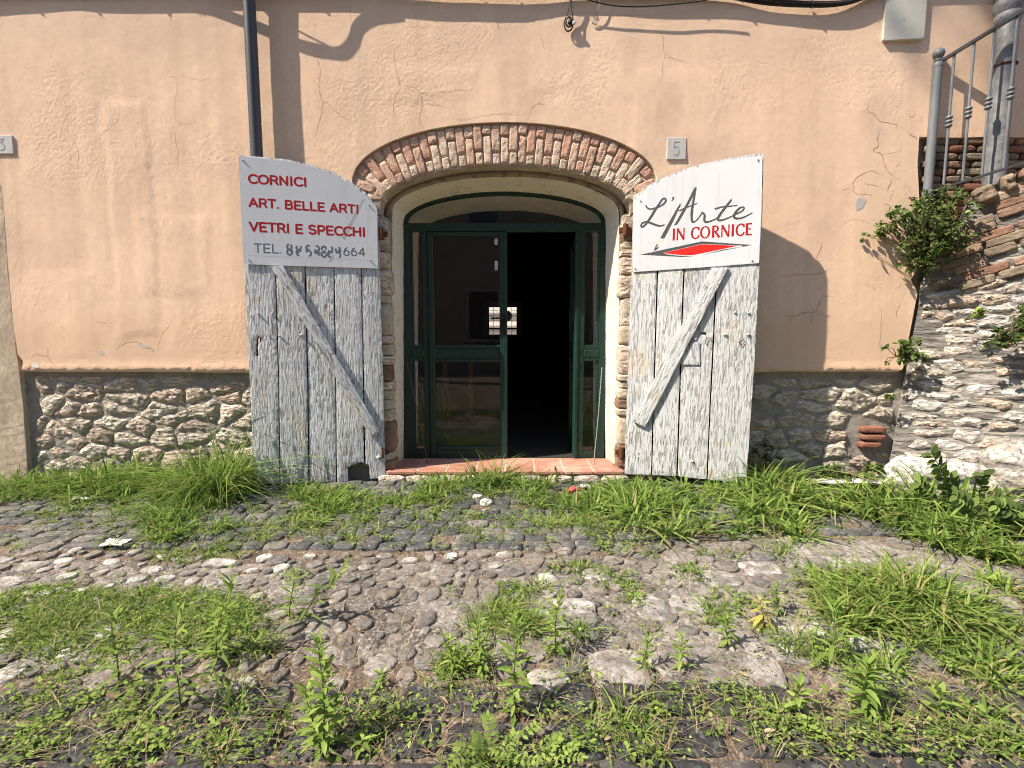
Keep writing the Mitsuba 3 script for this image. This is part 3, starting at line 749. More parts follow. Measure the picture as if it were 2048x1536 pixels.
# the open leaf, swung into the room against the side
lw = X(1150) - X(1014)
xo = X(1150)
def swung(y0, y1, z0, z1):
    return rbx(xo + 0.02, xo + 0.055, y0, y1, z0, z1)
zt = Z(466)
ol = [swung(yd1 + 0.035, yd1 + 0.085, zb, zt), swung(yd1 + lw - 0.05, yd1 + lw, zb, zt), swung(yd1 + 0.085, yd1 + lw - 0.05, zb, zb + 0.11), swung(yd1 + 0.085, yd1 + lw - 0.05, zt - 0.05, zt), swung(yd1 + 0.085, yd1 + lw - 0.05, Z(722), Z(690))]
scene['building__door__open_leaf'] = mikit.ply(cat_mesh(ol), 'green_paint')
labels['building__door__open_leaf'] = {'label': 'open door leaf swung into the dark room'}
yg = yd0 + 0.028
def pane(pts):
    return np.array([[a, yg, b] for a, b in pts]), np.array([[0, 1, 2], [0, 2, 3]])
for pa, pb, qa, qb in ((868, 1001, 471, 691), (868, 1001, 723, 895), (822, 848, 462, 691), (822, 848, 721, 905), (1167, 1199, 462, 691), (1167, 1199, 721, 905)):
    add('pane', pane([(X(pa), Z(qb)), (X(pb), Z(qb)), (X(pb), Z(qa)), (X(pa), Z(qa))]), 'glass', D)
lun = Polygon([(ctr[0] + (p[0] - ctr[0]) * 0.975, ctr[1] - 0.02 + (p[1] - ctr[1]) * 0.94) for p in top]).buffer(0)
p2, t2 = fill(lun, 0.15, 0.05)
add('pane', (np.column_stack([p2[:, 0], np.full(len(p2), yg), p2[:, 1]]), t2), 'glass', D, 'arched lunette pane over the green transom')
# handle, lock case and stickers
hx, hz = X(1007), Z(636)
h = [rbx(hx - 0.022, hx + 0.022, yd0 - 0.016, yd0 - 0.006, hz - 0.16, hz + 0.03), tube([(hx, yd0 - 0.01, hz), (hx, yd0 - 0.055, hz), (hx - 0.02, yd0 - 0.062, hz - 0.002), (hx - 0.11, yd0 - 0.06, hz - 0.004)], 0.009, 10)]
add('handle', cat_mesh(h), 'black_plastic', D, 'black lever handle and lock plate on the door stile', smooth=40)
v, f = rock((0.030, 0.022, 0.045), p=2.2, amp=0.03, at=(hx + 0.043, yd1 + 0.02, hz + 0.02), seed=2)
add('knob', (v, f), 'black_plastic', D, smooth=True)
for pa, pb, qa, qb in ((990, 996, 476, 489), (990, 996, 521, 540)):
    add('sticker', rbx(X(pa), X(pb), yg - 0.004, yg - 0.002, Z(qb), Z(qa), 0.0005), 'sign_white', D)

# table and paper inside, faintly seen
tb = thing('table', 'pale wooden side table inside, faint behind the door glass', 'table')
add('top', rbx(-0.80, -0.42, 1.9, 2.3, 0.98, 1.01), 'bark', tb)
for a, b in ((-0.78, 1.92), (-0.46, 1.92), (-0.78, 2.26), (-0.46, 2.26)):
    add('leg', rbx(a, a + 0.03, b, b + 0.03, 0.075, 0.98), 'bark', tb)
# courtyard wall behind the back window
cw = thing('courtyard_house', 'pale sunlit house seen through the little back window', 'building')
add('wall', bx(-6, 7, 11.0, 11.4, -0.2, 7), 'pale_facade', cw)
for z in (0.9, 1.35, 1.75, 2.2):
    add('moulding', bx(-6, 7, 10.93, 10.997, z, z + 0.06), 'room_frame', cw)
add('window', bx(0.5, 0.8, 10.96, 10.995, 1.2, 1.6), 'dark_glass', cw)

# ================================================================ SHUTTERS AND SIGNS
scene['dark_gap'] = princ((0.03, 0.027, 0.024), 0.9)
class Board:
    """the upright plane of an opened shutter: hinge point, free edge and its distance from the wall"""
    def __init__(s, px_hinge, px_free, py, y_hinge, y_free):
        a, b = P(px_hinge, py, y_hinge), P(px_free, py, y_free)
        l, r = (a, b) if px_hinge < px_free else (b, a)
        s.O = np.array([l[0], l[1], 0.0]); d = np.array([r[0] - l[0], r[1] - l[1], 0.0])
        s.W = np.linalg.norm(d); s.U = d / s.W; s.N = np.cross(s.U, [0, 0, 1.0])
    def q(s, px, py, w=0.0):
        p = onplane(px, py, s.O + s.N * w, s.N) - s.O
        return float(np.dot(p, s.U)), float(p[2])
    def qs(s, pts, w=0.0):
        return [s.q(a, b, w) for a, b in pts]
    def place(s, m, w=0.0):
        v, f = m
        return frame_map((v + np.array([0, 0, w]), f), s.O, s.U)
    def at(s, u, v, w):
        return s.O + s.U * u + np.array([0, 0, v]) + s.N * w

def board_mesh(bd, poly, thick, w, k, seed, along=None, step=0.03):
    """one board with a warped worn face; returns (mesh, uv)"""
    def disp(p):
        q = np.column_stack([p[:, 0] * 5, p[:, 1] * 1.5, np.full(len(p), seed * 3.7)])
        return 0.006 * (meshkit.fbm(q, 3, seed) - 0.5)
    v, f = slab(poly, thick, step, 0.016, disp, seed, bevel=0.003)
    if along is None:
        uv = np.column_stack([v[:, 0] + 3.1 * k, v[:, 1] + 10.0 * k])
    else:
        d = np.array(along); d = d / np.linalg.norm(d)
        uv = np.column_stack([v[:, 0] * d[1] - v[:, 1] * d[0] + 3.1 * k + 5, v[:, 0] * d[0] + v[:, 1] * d[1] + 10.0 * k + 3])
    return bd.place((v, f), w), uv
def ragged(poly, amp, freq, seed):
    r = Polygon(poly.exterior.segmentize(0.012))
    c = np.array(r.exterior.coords)[:-1]
    o = (meshkit.fbm(np.column_stack([c * freq, c[:, :1] * 0 + seed]), 3, seed) - 0.5) * 2 * amp
    o2 = (meshkit.fbm(np.column_stack([c * freq + 50, c[:, :1] * 0 + seed]), 3, seed) - 0.5) * 2 * amp
    q = Polygon(c + np.column_stack([o, o2])).buffer(0)
    return q if q.geom_type == 'Polygon' else max(q.geoms, key=lambda g: g.area)
def nail(bd, u, v, w, parent, r=0.009, l=0.012, mat='old_paint', name='nail'):
    c = bd.at(u, v, w)
    m_ = rock((r, r, r * 0.7), p=2, amp=0.05, at=c + bd.N * l * 0.6, seed=int(u * 1000))
    st = tube([c, c + bd.N * l * 0.8], r * 0.45, 6)
    mm = cat_mesh([m_, st])
    return add(name, mm, mat, parent, smooth=True, uv=cuv(len(mm[0]), 1.3, 45.5))

def shutter(bd, label, outline_px, lines_px, holes_px, brace_px, nails, right, seed):
    S = thing('wooden_shutter', label, 'shutter', 'weathered plank shutters of the doorway')
    body = ragged(Polygon(bd.qs(outline_px)), 0.004, 14, seed)
    holes = unary_union([ragged(Polygon(bd.qs(h)), 0.006, 40, 3 + i) for i, h in enumerate(holes_px)]) if holes_px else None
    xs = [-9.0] + [None] * len(lines_px) + [9.0]
    cuts = []
    for ln in lines_px:
        q = bd.qs(ln)
        cuts.append(q)
    left = None
    for i in range(len(lines_px) + 1):
        lft = cuts[i - 1] if i > 0 else [(-3, 3.5), (-3, -1)]
        rgt = cuts[i] if i < len(cuts) else [(3, 3.5), (3, -1)]
        g = 0.0052
        reg = Polygon([(a + (g if i else 0), b) for a, b in lft] + [(a - (g if i < len(cuts) else 0), b) for a, b in rgt[::-1]]).buffer(0)
        pl = body.intersection(reg)
        if holes is not None:
            pl = pl.difference(holes)
        pl = pl if pl.geom_type == 'Polygon' else max(pl.geoms, key=lambda z: z.area)
        m_, uv = board_mesh(bd, pl, 0.035, (0.0, 0.003, -0.002, 0.0015, -0.001)[i % 5], i + seed, seed + i)
        add('plank', m_, 'old_paint', S, smooth=True, uv=uv)
    # ledges on the back hold the planks and close the joints
    x0, z0, x1, z1 = body.bounds
    back = body.buffer(-0.015).intersection(sbox(x0, z0 + 0.02, x1, z1))
    if holes is not None:
        back = back.difference(holes)
    bv, bf = slab(back if back.geom_type == 'Polygon' else max(back.geoms, key=lambda z: z.area), 0.02, 0.25, 0.06, back=True)
    add('ledge', bd.place((bv, bf), -0.040), 'dark_gap', S)
    q = bd.qs(brace_px, 0.03)
    c = np.array(q)
    m_, uv = board_mesh(bd, ragged(Polygon(q), 0.002, 20, 5), 0.028, 0.033, seed + 9, seed + 40, along=c[1] - c[0])
    add('brace', m_, 'old_paint', S, 'diagonal plank nailed across the front', smooth=True, uv=uv)
    for px, py, r in nails:
        u, v = bd.q(px, py)
        nail(bd, u, v, 0.0, S, r)
    return S

LB = Board(768, 492, 700, -0.035, -0.235)
RB = Board(1254, 1509, 700, -0.035, -0.335)

topL = [(478, 310), (500, 311), (540, 315), (580, 320), (620, 328), (660, 341), (700, 362), (730, 384), (750, 408), (757, 425)]
outL = topL + [(758, 470), (760, 560), (764, 700), (768, 830), (771, 955), (740, 958), (700, 962), (672, 964), (617, 966), (560, 967), (511, 970), (508, 930), (503, 850), (499, 760), (494, 650), (489, 560), (484, 430)]
linesL = [[(542, 280), (549, 480), (553, 620), (557, 760), (560, 985)], [(600, 280), (608, 480), (612, 620), (615, 760), (618, 985)], [(664, 280), (667, 480), (669, 620), (671, 760), (673, 985)], [(720, 280), (722, 480), (724, 620), (727, 760), (730, 985)]]
holesL = [[(512, 676), (518, 671), (524, 676), (522, 683), (516, 690), (516, 712), (511, 712)], [(696, 964), (695, 936), (705, 930), (722, 924), (738, 930), (741, 972), (720, 975)]]
braceL = [(566, 532), (759, 862), (742, 876), (541, 532)]
S1 = shutter(LB, 'grey weathered plank shutter left of the doorway, under the text sign', outL, linesL, holesL, braceL,
             [(516, 627, 0.010), (544, 627, 0.010), (603, 670, 0.014), (559, 672, 0.009), (534, 668, 0.006), (587, 930, 0.010), (757, 914, 0.019), (573, 957, 0.007), (588, 952, 0.007)], False, 1)
topR = [(1266, 398), (1275, 387), (1290, 375), (1310, 364), (1335, 352), (1370, 338), (1410, 326), (1450, 317), (1490, 311), (1527, 307)]
outR = topR + [(1525, 420), (1520, 520), (1514, 620), (1508, 740), (1500, 850), (1493, 966), (1440, 962), (1400, 958), (1350, 952), (1300, 950), (1249, 948), (1251, 870), (1255, 760), (1259, 650), (1263, 540), (1265, 450)]
linesR = [[(1320, 280), (1315, 540), (1312, 640), (1307, 800), (1302, 985)], [(1372, 280), (1368, 540), (1364, 640), (1359, 800), (1353, 985)], [(1440, 280), (1434, 540), (1429, 640), (1421, 800), (1413, 985)]]
braceR = [(1456, 535), (1290, 854), (1265, 842), (1423, 535)]
S2 = shutter(RB, 'pale weathered plank shutter right of the doorway, under the logo sign', outR, linesR, [[(1400, 664), (1412, 664), (1413, 670), (1402, 670)]], braceR,
             [(1470, 625, 0.010), (1497, 626, 0.010), (1450, 669, 0.014), (1496, 669, 0.013), (1391, 678, 0.010), (1252, 872, 0.006), (1276, 905, 0.006), (1385, 922, 0.010), (1252, 905, 0.005)], True, 21)
pl = Polygon(RB.qs([(1356, 728), (1352, 712), (1384, 684), (1399, 684), (1400, 730)], 0.005))
add('lock_plate', RB.place(slab(ragged(pl, 0.003, 30, 2), 0.004, 0.05, 0.015), 0.010), 'old_paint', S2, 'square metal plate painted over', smooth=30 if False else False, uv=None)
k_ = [k for k in scene if k.endswith('lock_plate')][0]
mm = RB.place(slab(ragged(pl, 0.003, 30, 2), 0.004, 0.03, 0.015), 0.010)
scene[k_] = mikit.ply(mm, 'old_paint', smooth=True, uv=np.column_stack([mm[0][:, 0] + 71, mm[0][:, 2] + 200]))
u, v = RB.q(1412, 680)
a = RB.at(u, v, 0.008)
ang = np.linspace(0, 5.6, 18)
add('wire_ring', tube([RB.at(u + 0.018 + 0.022 * math.cos(t), v - 0.012 + 0.03 * math.sin(t), 0.012 + 0.004 * math.sin(3 * t)) for t in ang], 0.0022, 5), 'rust', S2)
u, v = RB.q(1483, 680)
add('wire_ring', tube([RB.at(u + 0.018 * math.cos(t), v - 0.01 + 0.026 * math.sin(t), 0.014 + 0.004 * math.sin(2 * t)) for t in np.linspace(0.5, 6.2, 18)], 0.0025, 5), 'rust', S2)
# hinges: rusty pintles on the jambs
for par, pts in ((S1, [(762, 468), (765, 905)]), (S2, [(1251, 460), (1243, 905)])):
    for px, py in pts:
        x, z = XZ(px, py, -0.02)
        add('hinge', cat_mesh([tube([(x, -0.022, z - 0.045), (x, -0.022, z + 0.045)], 0.022, 10), rbx(x - 0.05, x + 0.05, -0.014, 0.004, z - 0.022, z + 0.022)]), 'rust', par, 'rusty iron hinge', smooth=40)

# ---- signs
def sign(bd, name, label, pts, w=0.012):
    s = thing(name, label, 'sign')
    q = Polygon(bd.qs(pts, w))
    add('panel', bd.place(slab(q, 0.006, 0.25, 0.05, back=True), w), 'sign_white', s, smooth=False)
    return s
SL = sign(LB, 'sign_board', 'white sign with red and grey capitals on the left shutter', [(477, 313), (500, 314), (540, 318), (580, 323.5), (620, 332), (660, 345.5), (700, 367), (730, 390), (747, 407), (754, 416), (756, 537), (660, 534), (560, 531), (487, 528)])
SR = sign(RB, 'sign_board', 'white sign with handwritten logo and red diamond on the right shutter', [(1266.5, 404), (1277, 392), (1292, 379), (1312, 368), (1337, 356), (1372, 342), (1412, 330), (1452, 321), (1490, 315.5), (1525, 312), (1523, 420), (1518, 526), (1400, 535), (1266, 544)])
LW = 0.0125
def flat(bd, geom, mat, parent, name, label=None, w=LW - 0.0001):
    geoms = [g for g in (geom.geoms if hasattr(geom, 'geoms') else [geom]) if g.area > 1e-7]
    ms = []
    for g in geoms:
        e = trimesh.creation.extrude_polygon(g, 0.0005, engine='earcut')
        ms.append((np.array(e.vertices), np.array(e.faces)))
    return add(name, bd.place(cat_mesh(ms), w), mat, parent, label)

# rounded capitals as strokes: each glyph is (width, strokes) in units of the cap height
def arc(cx, cy, rx, ry, a0, a1, n=18):
    return [(cx + rx * math.cos(math.radians(a)), cy + ry * math.sin(math.radians(a))) for a in np.linspace(a0, a1, n)]
GL = {
 'C': (0.78, [arc(0.46, 0.5, 0.40, 0.42, 48, 312, 30)]),
 'O': (0.92, [arc(0.46, 0.5, 0.40, 0.42, 0, 360, 40)]),
 'R': (0.78, [[(0.12, 0.08), (0.12, 0.92), (0.42, 0.92)] + arc(0.42, 0.70, 0.24, 0.22, 90, -90) + [(0.12, 0.48)], [(0.42, 0.48), (0.52, 0.40), (0.70, 0.08)]]),
 'N': (0.86, [[(0.12, 0.08), (0.12, 0.92), (0.70, 0.08), (0.70, 0.92)]]),
 'I': (0.34, [[(0.15, 0.08), (0.15, 0.92)]]),
 'A': (0.82, [[(0.06, 0.08), (0.41, 0.92), (0.76, 0.08)], [(0.18, 0.36), (0.64, 0.36)]]),
 'T': (0.74, [[(0.06, 0.92), (0.68, 0.92)], [(0.37, 0.92), (0.37, 0.08)]]),
 'B': (0.78, [[(0.12, 0.08), (0.12, 0.92), (0.42, 0.92)] + arc(0.42, 0.72, 0.21, 0.20, 90, -90) + [(0.12, 0.52)], [(0.42, 0.52)] + arc(0.44, 0.30, 0.24, 0.22, 90, -90) + [(0.12, 0.08)]]),
 'E': (0.72, [[(0.62, 0.92), (0.12, 0.92), (0.12, 0.08), (0.64, 0.08)], [(0.12, 0.51), (0.56, 0.51)]]),
 'L': (0.66, [[(0.12, 0.92), (0.12, 0.08), (0.58, 0.08)]]),
 'V': (0.78, [[(0.06, 0.92), (0.39, 0.08), (0.72, 0.92)]]),
 'S': (0.76, [arc(0.38, 0.715, 0.26, 0.205, 35, 265) + arc(0.39, 0.29, 0.28, 0.215, 90, -150)]),
 'P': (0.74, [[(0.12, 0.08), (0.12, 0.92), (0.42, 0.92)] + arc(0.42, 0.68, 0.24, 0.24, 90, -90) + [(0.12, 0.44)]]),
 'H': (0.86, [[(0.12, 0.08), (0.12, 0.92)], [(0.72, 0.08), (0.72, 0.92)], [(0.12, 0.51), (0.72, 0.51)]]),
 '.': (0.30, [[(0.12, 0.09), (0.125, 0.09)]]),
 '6': (0.70, [arc(0.36, 0.34, 0.25, 0.26, 0, 360, 30), arc(0.56, 0.34, 0.45, 0.60, 180, 108)]),
 '4': (0.74, [[(0.52, 0.08), (0.52, 0.92), (0.08, 0.32), (0.68, 0.32)]]),
 ' ': (0.34, []),
}
def stroke_text(text, sw):
    x, gs = 0.0, []
    for ch in text:
        wd, st = GL[ch]
        for s in st:
            gs.append(LineString([(a + x, b) for a, b in s]).buffer(sw / 2, cap_style='round', join_style='round', quad_segs=6))
        x += wd + 0.05
    return unary_union(gs), x - 0.05
def line_on(bd, text, pa, pb, ptop, mat, sw, parent, label):
    """text from the left end of its baseline (pixel pa) to the right end (pb), ptop a point at cap height above pa"""
    g, wdt = stroke_text(text, sw)
    a, b, t = (np.array(bd.q(*p, LW)) for p in (pa, pb, ptop))
    ex_, up_ = (b - a) / wdt, np.array([0, t[1] - a[1]])
    g = affinity.affine_transform(g, [ex_[0], up_[0], ex_[1], up_[1], a[0], a[1]])
    return flat(bd, g, mat, parent, 'lettering', label)
line_on(LB, 'CORNICI', (497, 367), (615, 374), (496, 347.5), 'red_letter', 0.20, SL, 'red lettering CORNICI')
line_on(LB, 'ART. BELLE ARTI', (498, 414), (719, 428), (498, 395), 'red_letter', 0.20, SL, 'red lettering ART. BELLE ARTI')
line_on(LB, 'VETRI E SPECCHI', (499, 463), (732, 474), (499, 443), 'red_letter', 0.20, SL, 'red lettering VETRI E SPECCHI')
line_on(LB, 'TEL.', (508, 506), (566, 508), (508, 486), 'blue_letter', 0.14, SL, 'grey lettering TEL.')
line_on(LB, '664', (686, 512.5), (731, 513.5), (686, 494), 'blue_letter', 0.15, SL, 'grey digits 664')
# the digits between are broken up past reading
rng = np.random.default_rng(8)
bl = []
for cx in (579, 597.5, 617, 634, 648, 661, 676):
    u, v = LB.q(cx, 499 + (cx - 579) * 0.06, LW)
    for cy_, r_ in ((0.020, 0.019), (-0.020, 0.021)):
        a0 = rng.uniform(0, 360)
        bl.append(LineString(arc(u, v + cy_, r_ * 0.85, r_, a0, a0 + rng.uniform(170, 280))).buffer(0.0075))
    bl.append(Point(u + rng.uniform(-0.015, 0.015), v + rng.uniform(-0.03, 0.03)).buffer(0.013))
flat(LB, unary_union(bl), 'blue_letter', SL, 'lettering', 'row of blurred dark digits past reading')
# tape strips and the number's plate
tp = Polygon(LB.qs([(730, 397), (724, 400), (683, 475), (690, 481)], LW))
flat(LB, tp, 'pale_tape', SL, 'tape', 'slanting grey strip across the letters', w=LW - 0.0005)
tp = Polygon(LB.qs([(660, 512), (669, 509), (668, 518), (657, 527)], LW))
flat(LB, tp, 'pale_tape', SL, 'tape', w=LW - 0.0005)
pl_ = LB.qs([(496, 484), (742, 492), (743, 520.5), (497, 511)], LW)
flat(LB, Polygon(pl_), 'sign_white', SL, 'number_strip', 'thin white strip under the telephone number', w=LW - 0.0007)
nb = [LineString(pl_[2:4]), LineString([pl_[1], pl_[2]])]
flat(LB, unary_union([l.buffer(0.0012) for l in nb]), 'pale_tape', SL, 'strip_edge', w=LW - 0.0004)
def screw(bd, px, py, par, r=0.0065):
    u, v = bd.q(px, py, LW)
    c = bd.at(u, v, LW)
    mm = rock((r, r, r), p=2, amp=0.02, at=c + bd.N * 0.004, sub=2)
    mm = cat_mesh([mm, tube([c - bd.N * 0.004, c + bd.N * 0.004], r * 0.5, 6)])
    add('screw', mm, 'screw', par, smooth=True)
for px, py in ((486, 321), (738, 411), (498, 520), (741, 521)):
    screw(LB, px, py, SL)
for px, py in ((1281, 402), (1516, 320), (1270, 537), (1504, 521)):
    screw(RB, px, py, SR, 0.006)

# the logo, in the sign crop's own units
def lq(x, y):
    return RB.q(1260 + x / 7.585, 360 + y / 7.585, LW)
def lpoly(pts):
    return Polygon([lq(a, b) for a, b in pts]).buffer(0)
def brush(pts):
    s = spline([(a, b, w) for a, b, w in pts], 10)
    g = []
    for i in range(len(s) - 1):
        a, b = s[i], s[i + 1]
        d = np.array([b[0] - a[0], b[1] - a[1]]); d = d / (np.linalg.norm(d) + 1e-9)
        n_ = np.array([-d[1], d[0]])
        g.append(Polygon([tuple(a[:2] + n_ * a[2] / 2), tuple(b[:2] + n_ * b[2] / 2), tuple(b[:2] - n_ * b[2] / 2), tuple(a[:2] - n_ * a[2] / 2)]).buffer(0))
        g.append(Point(b[0], b[1]).buffer(b[2] / 2, 5)); g.append(Point(a[0], a[1]).buffer(a[2] / 2, 5))
    u = unary_union(g)
    conv = lambda q: Polygon([lq(a, b) for a, b in q.exterior.coords], [[lq(a, b) for a, b in r.coords] for r in q.interiors]).buffer(0)
    return unary_union([conv(q) for q in (u.geoms if hasattr(u, 'geoms') else [u])])
script = [
 brush([(243, 388, 12), (262, 422, 16), (310, 442, 16), (370, 430, 18), (450, 402, 20), (520, 355, 22), (545, 310, 22), (522, 280, 20), (488, 298, 20), (445, 360, 24), (380, 460, 30), (312, 570, 30), (252, 655, 26), (212, 700, 22), (183, 712, 20), (168, 690, 20), (188, 655, 20), (240, 637, 20), (310, 652, 24), (380, 678, 26), (450, 697, 20), (522, 682, 10)]),
 brush([(655, 268, 22), (656, 285, 18), (636, 315, 6)]),
 lpoly([(985, 108), (1008, 135), (930, 290), (812, 510), (716, 670), (672, 687), (768, 520), (880, 320)]),
 brush([(996, 125, 18), (980, 220, 22), (955, 360, 28), (938, 480, 32), (935, 580, 28), (950, 634, 24), (985, 630, 16), (1030, 590, 12), (1075, 530, 14), (1098, 495, 18), (1130, 530, 24), (1130, 570, 28), (1128, 610, 28), (1150, 636, 24), (1200, 632, 20), (1260, 610, 14), (1320, 575, 12), (1400, 485, 20), (1475, 385, 22), (1528, 315, 18), (1532, 305, 16), (1505, 335, 16), (1440, 420, 22), (1370, 520, 32), (1335, 580, 30), (1352, 612, 26), (1420, 602, 20), (1500, 572, 14), (1570, 535, 12), (1650, 500, 16), (1712, 460, 18), (1730, 425, 18), (1705, 412, 16), (1660, 430, 22), (1606, 490, 32), (1578, 550, 32), (1602, 582, 28), (1680, 580, 20), (1770, 545, 14), (1850, 502, 8)]),
 brush([(1297, 437, 20), (1400, 408, 16), (1500, 400, 14), (1620, 385, 8)]),
 brush([(750, 466, 16), (830, 428, 14), (920, 393, 13), (1015, 358, 8)]),
 lpoly([(758, 362), (770, 372), (640, 650), (515, 888), (465, 878), (590, 650), (705, 450)]),
 lpoly([(410, 975), (380, 1030), (365, 1072), (395, 1058), (425, 1032), (432, 1008), (416, 1032), (399, 1043), (399, 1012), (420, 985)]),
]
flat(RB, unary_union(script).buffer(0.0022), 'dark_letter', SR, 'lettering', "dark handwritten lettering L'Arte with a paintbrush stroke")
flat(RB, lpoly([(463, 884), (510, 893), (462, 975), (416, 982)]), 'ferrule_print', SR, 'brush_print', 'pale printed ferrule of the paintbrush')
flat(RB, lpoly([(155, 1133), (1090, 930), (1850, 985), (1700, 1012), (1690, 992), (1090, 968), (490, 1105), (560, 1128), (740, 1148), (960, 1155), (790, 1167)]).union(lpoly([(1700, 1012), (1850, 985), (1400, 1072), (1110, 1131), (1400, 1058)])), 'dark_letter', SR, 'diamond_frame', 'dark drawn picture frame in perspective')
flat(RB, lpoly([(500, 1108), (1090, 974), (1640, 996), (960, 1138), (740, 1134)]), 'bright_red', SR, 'diamond', 'red diamond inside the drawn frame')
# flared capitals: IN CORNICE
def quadst(x0, y0, x1, y1, w0, w1):
    d = np.array([x1 - x0, y1 - y0]); d = d / np.linalg.norm(d); n_ = np.array([-d[1], d[0]])
    a, b = np.array([x0, y0]), np.array([x1, y1])
    mid_, wm = (a + b) / 2, min(w0, w1) * 0.86
    return Polygon([tuple(a + n_ * w0 / 2), tuple(mid_ + n_ * wm / 2), tuple(b + n_ * w1 / 2), tuple(b - n_ * w1 / 2), tuple(mid_ - n_ * wm / 2), tuple(a - n_ * w0 / 2)]).buffer(0)
def ring_(cx, cy, rx, ry, tx_, ty_):
    o = affinity.scale(Point(cx, cy).buffer(1, 24), rx, ry)
    return o.difference(affinity.scale(Point(cx, cy).buffer(1, 24), rx - tx_, ry - ty_))
def serif_glyph(ch):
    v = lambda x: quadst(x, 0, x, 1, 0.19, 0.19)
    if ch == 'I': return 0.30, v(0.15)
    if ch == 'N': return 0.92, unary_union([quadst(0.12, 0, 0.12, 1, 0.10, 0.10), quadst(0.12, 0.98, 0.78, 0.02, 0.18, 0.18), quadst(0.78, 0, 0.78, 1, 0.10, 0.10)]).intersection(sbox(0, 0, 0.92, 1))
    if ch == 'C':
        r = ring_(0.50, 0.5, 0.46, 0.52, 0.155, 0.075).difference(Polygon([(0.5, 0.5), (1.2, 1.02), (1.2, -0.02)]))
        return 0.84, unary_union([r, quadst(0.80, 0.72, 0.80, 0.98, 0.03, 0.09)])
    if ch == 'O': return 1.04, ring_(0.5, 0.5, 0.48, 0.52, 0.155, 0.07)
    if ch == 'R':
        bowl = ring_(0.38, 0.74, 0.30, 0.26, 0.15, 0.07).intersection(sbox(0.30, 0, 1, 1.1))
        return 0.80, unary_union([v(0.16), bowl, sbox(0.1, 0.93, 0.40, 1.0), sbox(0.1, 0.48, 0.40, 0.55), quadst(0.36, 0.50, 0.76, 0.0, 0.15, 0.18)])
    if ch == 'E': return 0.66, unary_union([v(0.16), quadst(0.1, 0.955, 0.58, 0.955, 0.08, 0.10), quadst(0.1, 0.52, 0.50, 0.52, 0.07, 0.09), quadst(0.1, 0.045, 0.62, 0.045, 0.08, 0.10)])
    return 0.36, None
x, gs = 0.0, []
for ch in 'IN CORNICE':
    wd, g = serif_glyph(ch)
    if g is not None: gs.append(affinity.translate(g, x, 0))
    x += wd + 0.09
a, b, t = np.array(lq(640, 914)), np.array(lq(1850, 833)), np.array(lq(643, 742))
g = unary_union(gs); e_ = (b - a) / (x - 0.09)
flat(RB, affinity.affine_transform(g, [e_[0], 0, e_[1], t[1] - a[1], a[0], a[1]]).buffer(0.0018), 'red_letter', SR, 'lettering', 'red lettering IN CORNICE')

# ================================================================ THINGS ON THE WALL
# ---- downpipe at the left
xp = P(506, 180, -0.13)
dp = thing('downpipe', 'slim dark grey downpipe running down behind the left shutter', 'pipe')
pt, pb_ = P(498, 0, -0.135), P(515, 330, -0.135)
xd = (pt[0] + pb_[0]) / 2
add('pipe', tube([(xd - 0.004, -0.135, 6.9), (xd - 0.002, -0.135, 3.9), (xd, -0.135, 2.5), (xd + 0.004, -0.135, 0.16)], 0.045, 20), 'dark_pipe', dp, smooth=40)
for z in (4.15, 1.9, 0.7):
    add('bracket', cat_mesh([tube([(xd + 0.05 * math.cos(t), -0.135 + 0.05 * math.sin(t), z) for t in np.linspace(0, 2 * np.pi, 17)], 0.007, 6), tube([(xd, -0.09, z), (xd, -0.03, z)], 0.008, 6)]), 'dark_pipe', dp, smooth=40)

# ---- number plates
def plaque(cx, cy, w, h, label, glyphs, tilt=0.0):
    s = thing('house_number', label, 'house number')
    x, z = XZ(cx, cy, PY - 0.010)
    add('plate', rbx(x - w / 2, x + w / 2, PY - 0.012, PY + 0.01, z - h / 2, z + h / 2, 0.003), 'marble', s)
    g = unary_union([LineString([(x + a * w, z + b * h) for a, b in st]).buffer(0.0042, quad_segs=4) for st in glyphs])
    e = [trimesh.creation.extrude_polygon(q, 0.0015, engine='earcut') for q in (g.geoms if hasattr(g, 'geoms') else [g])]
    v, f = cat_mesh([(np.array(q.vertices), np.array(q.faces)) for q in e])
    add('numeral', (np.column_stack([v[:, 0], PY - 0.0122 - v[:, 2], v[:, 1]]), f), 'carved', s)
five = [[(0.13, 0.30), (-0.12, 0.30), (-0.14, 0.04)], [(-0.14, 0.04)] + arc(-0.02, -0.12, 0.15, 0.20, 130, -140, 14)]
three = [[(-0.12, 0.28), (0.12, 0.30), (-0.02, 0.07)], [(-0.02, 0.07)] + arc(-0.01, -0.12, 0.14, 0.19, 80, -150, 14)]
plaque(1353, 297, 0.150, 0.165, 'small grey marble plate with the numeral 5 above the right shutter', five)
plaque(2, 289, 0.185, 0.140, 'small grey marble plate with the numeral 3 at the left edge', [[(a + 0.02, b) for a, b in s] for s in three])

# ---- off-white junction box at the top right
bxn = thing('junction_box', 'off-white plastic junction box on the plaster, high at the right', 'box')
xa, za = XZ(1766, 81, -0.07); xb, zb2 = XZ(1856, -40, -0.07)
cov = Polygon([(xa, za), (xb - 0.0, za + 0.012), (xb, zb2), (xa, zb2)]).buffer(-0.012).buffer(0.012, quad_segs=5)
v, f = slab(cov, 0.035, 0.1, 0.02, bevel=0.004)
add('cover', (np.column_stack([v[:, 0], -0.080 - v[:, 2], v[:, 1]]), f), 'box_plastic', bxn, smooth=40)
add('back', rbx(xa + 0.008, xb - 0.008, -0.048, -0.02, za + 0.01, zb2 - 0.01), 'box_plastic', bxn)
x, z = XZ(1808, 38, -0.081)
add('screw', rock((0.005, 0.003, 0.005), p=2, at=(x, -0.081, z)), 'screw', bxn, smooth=True)

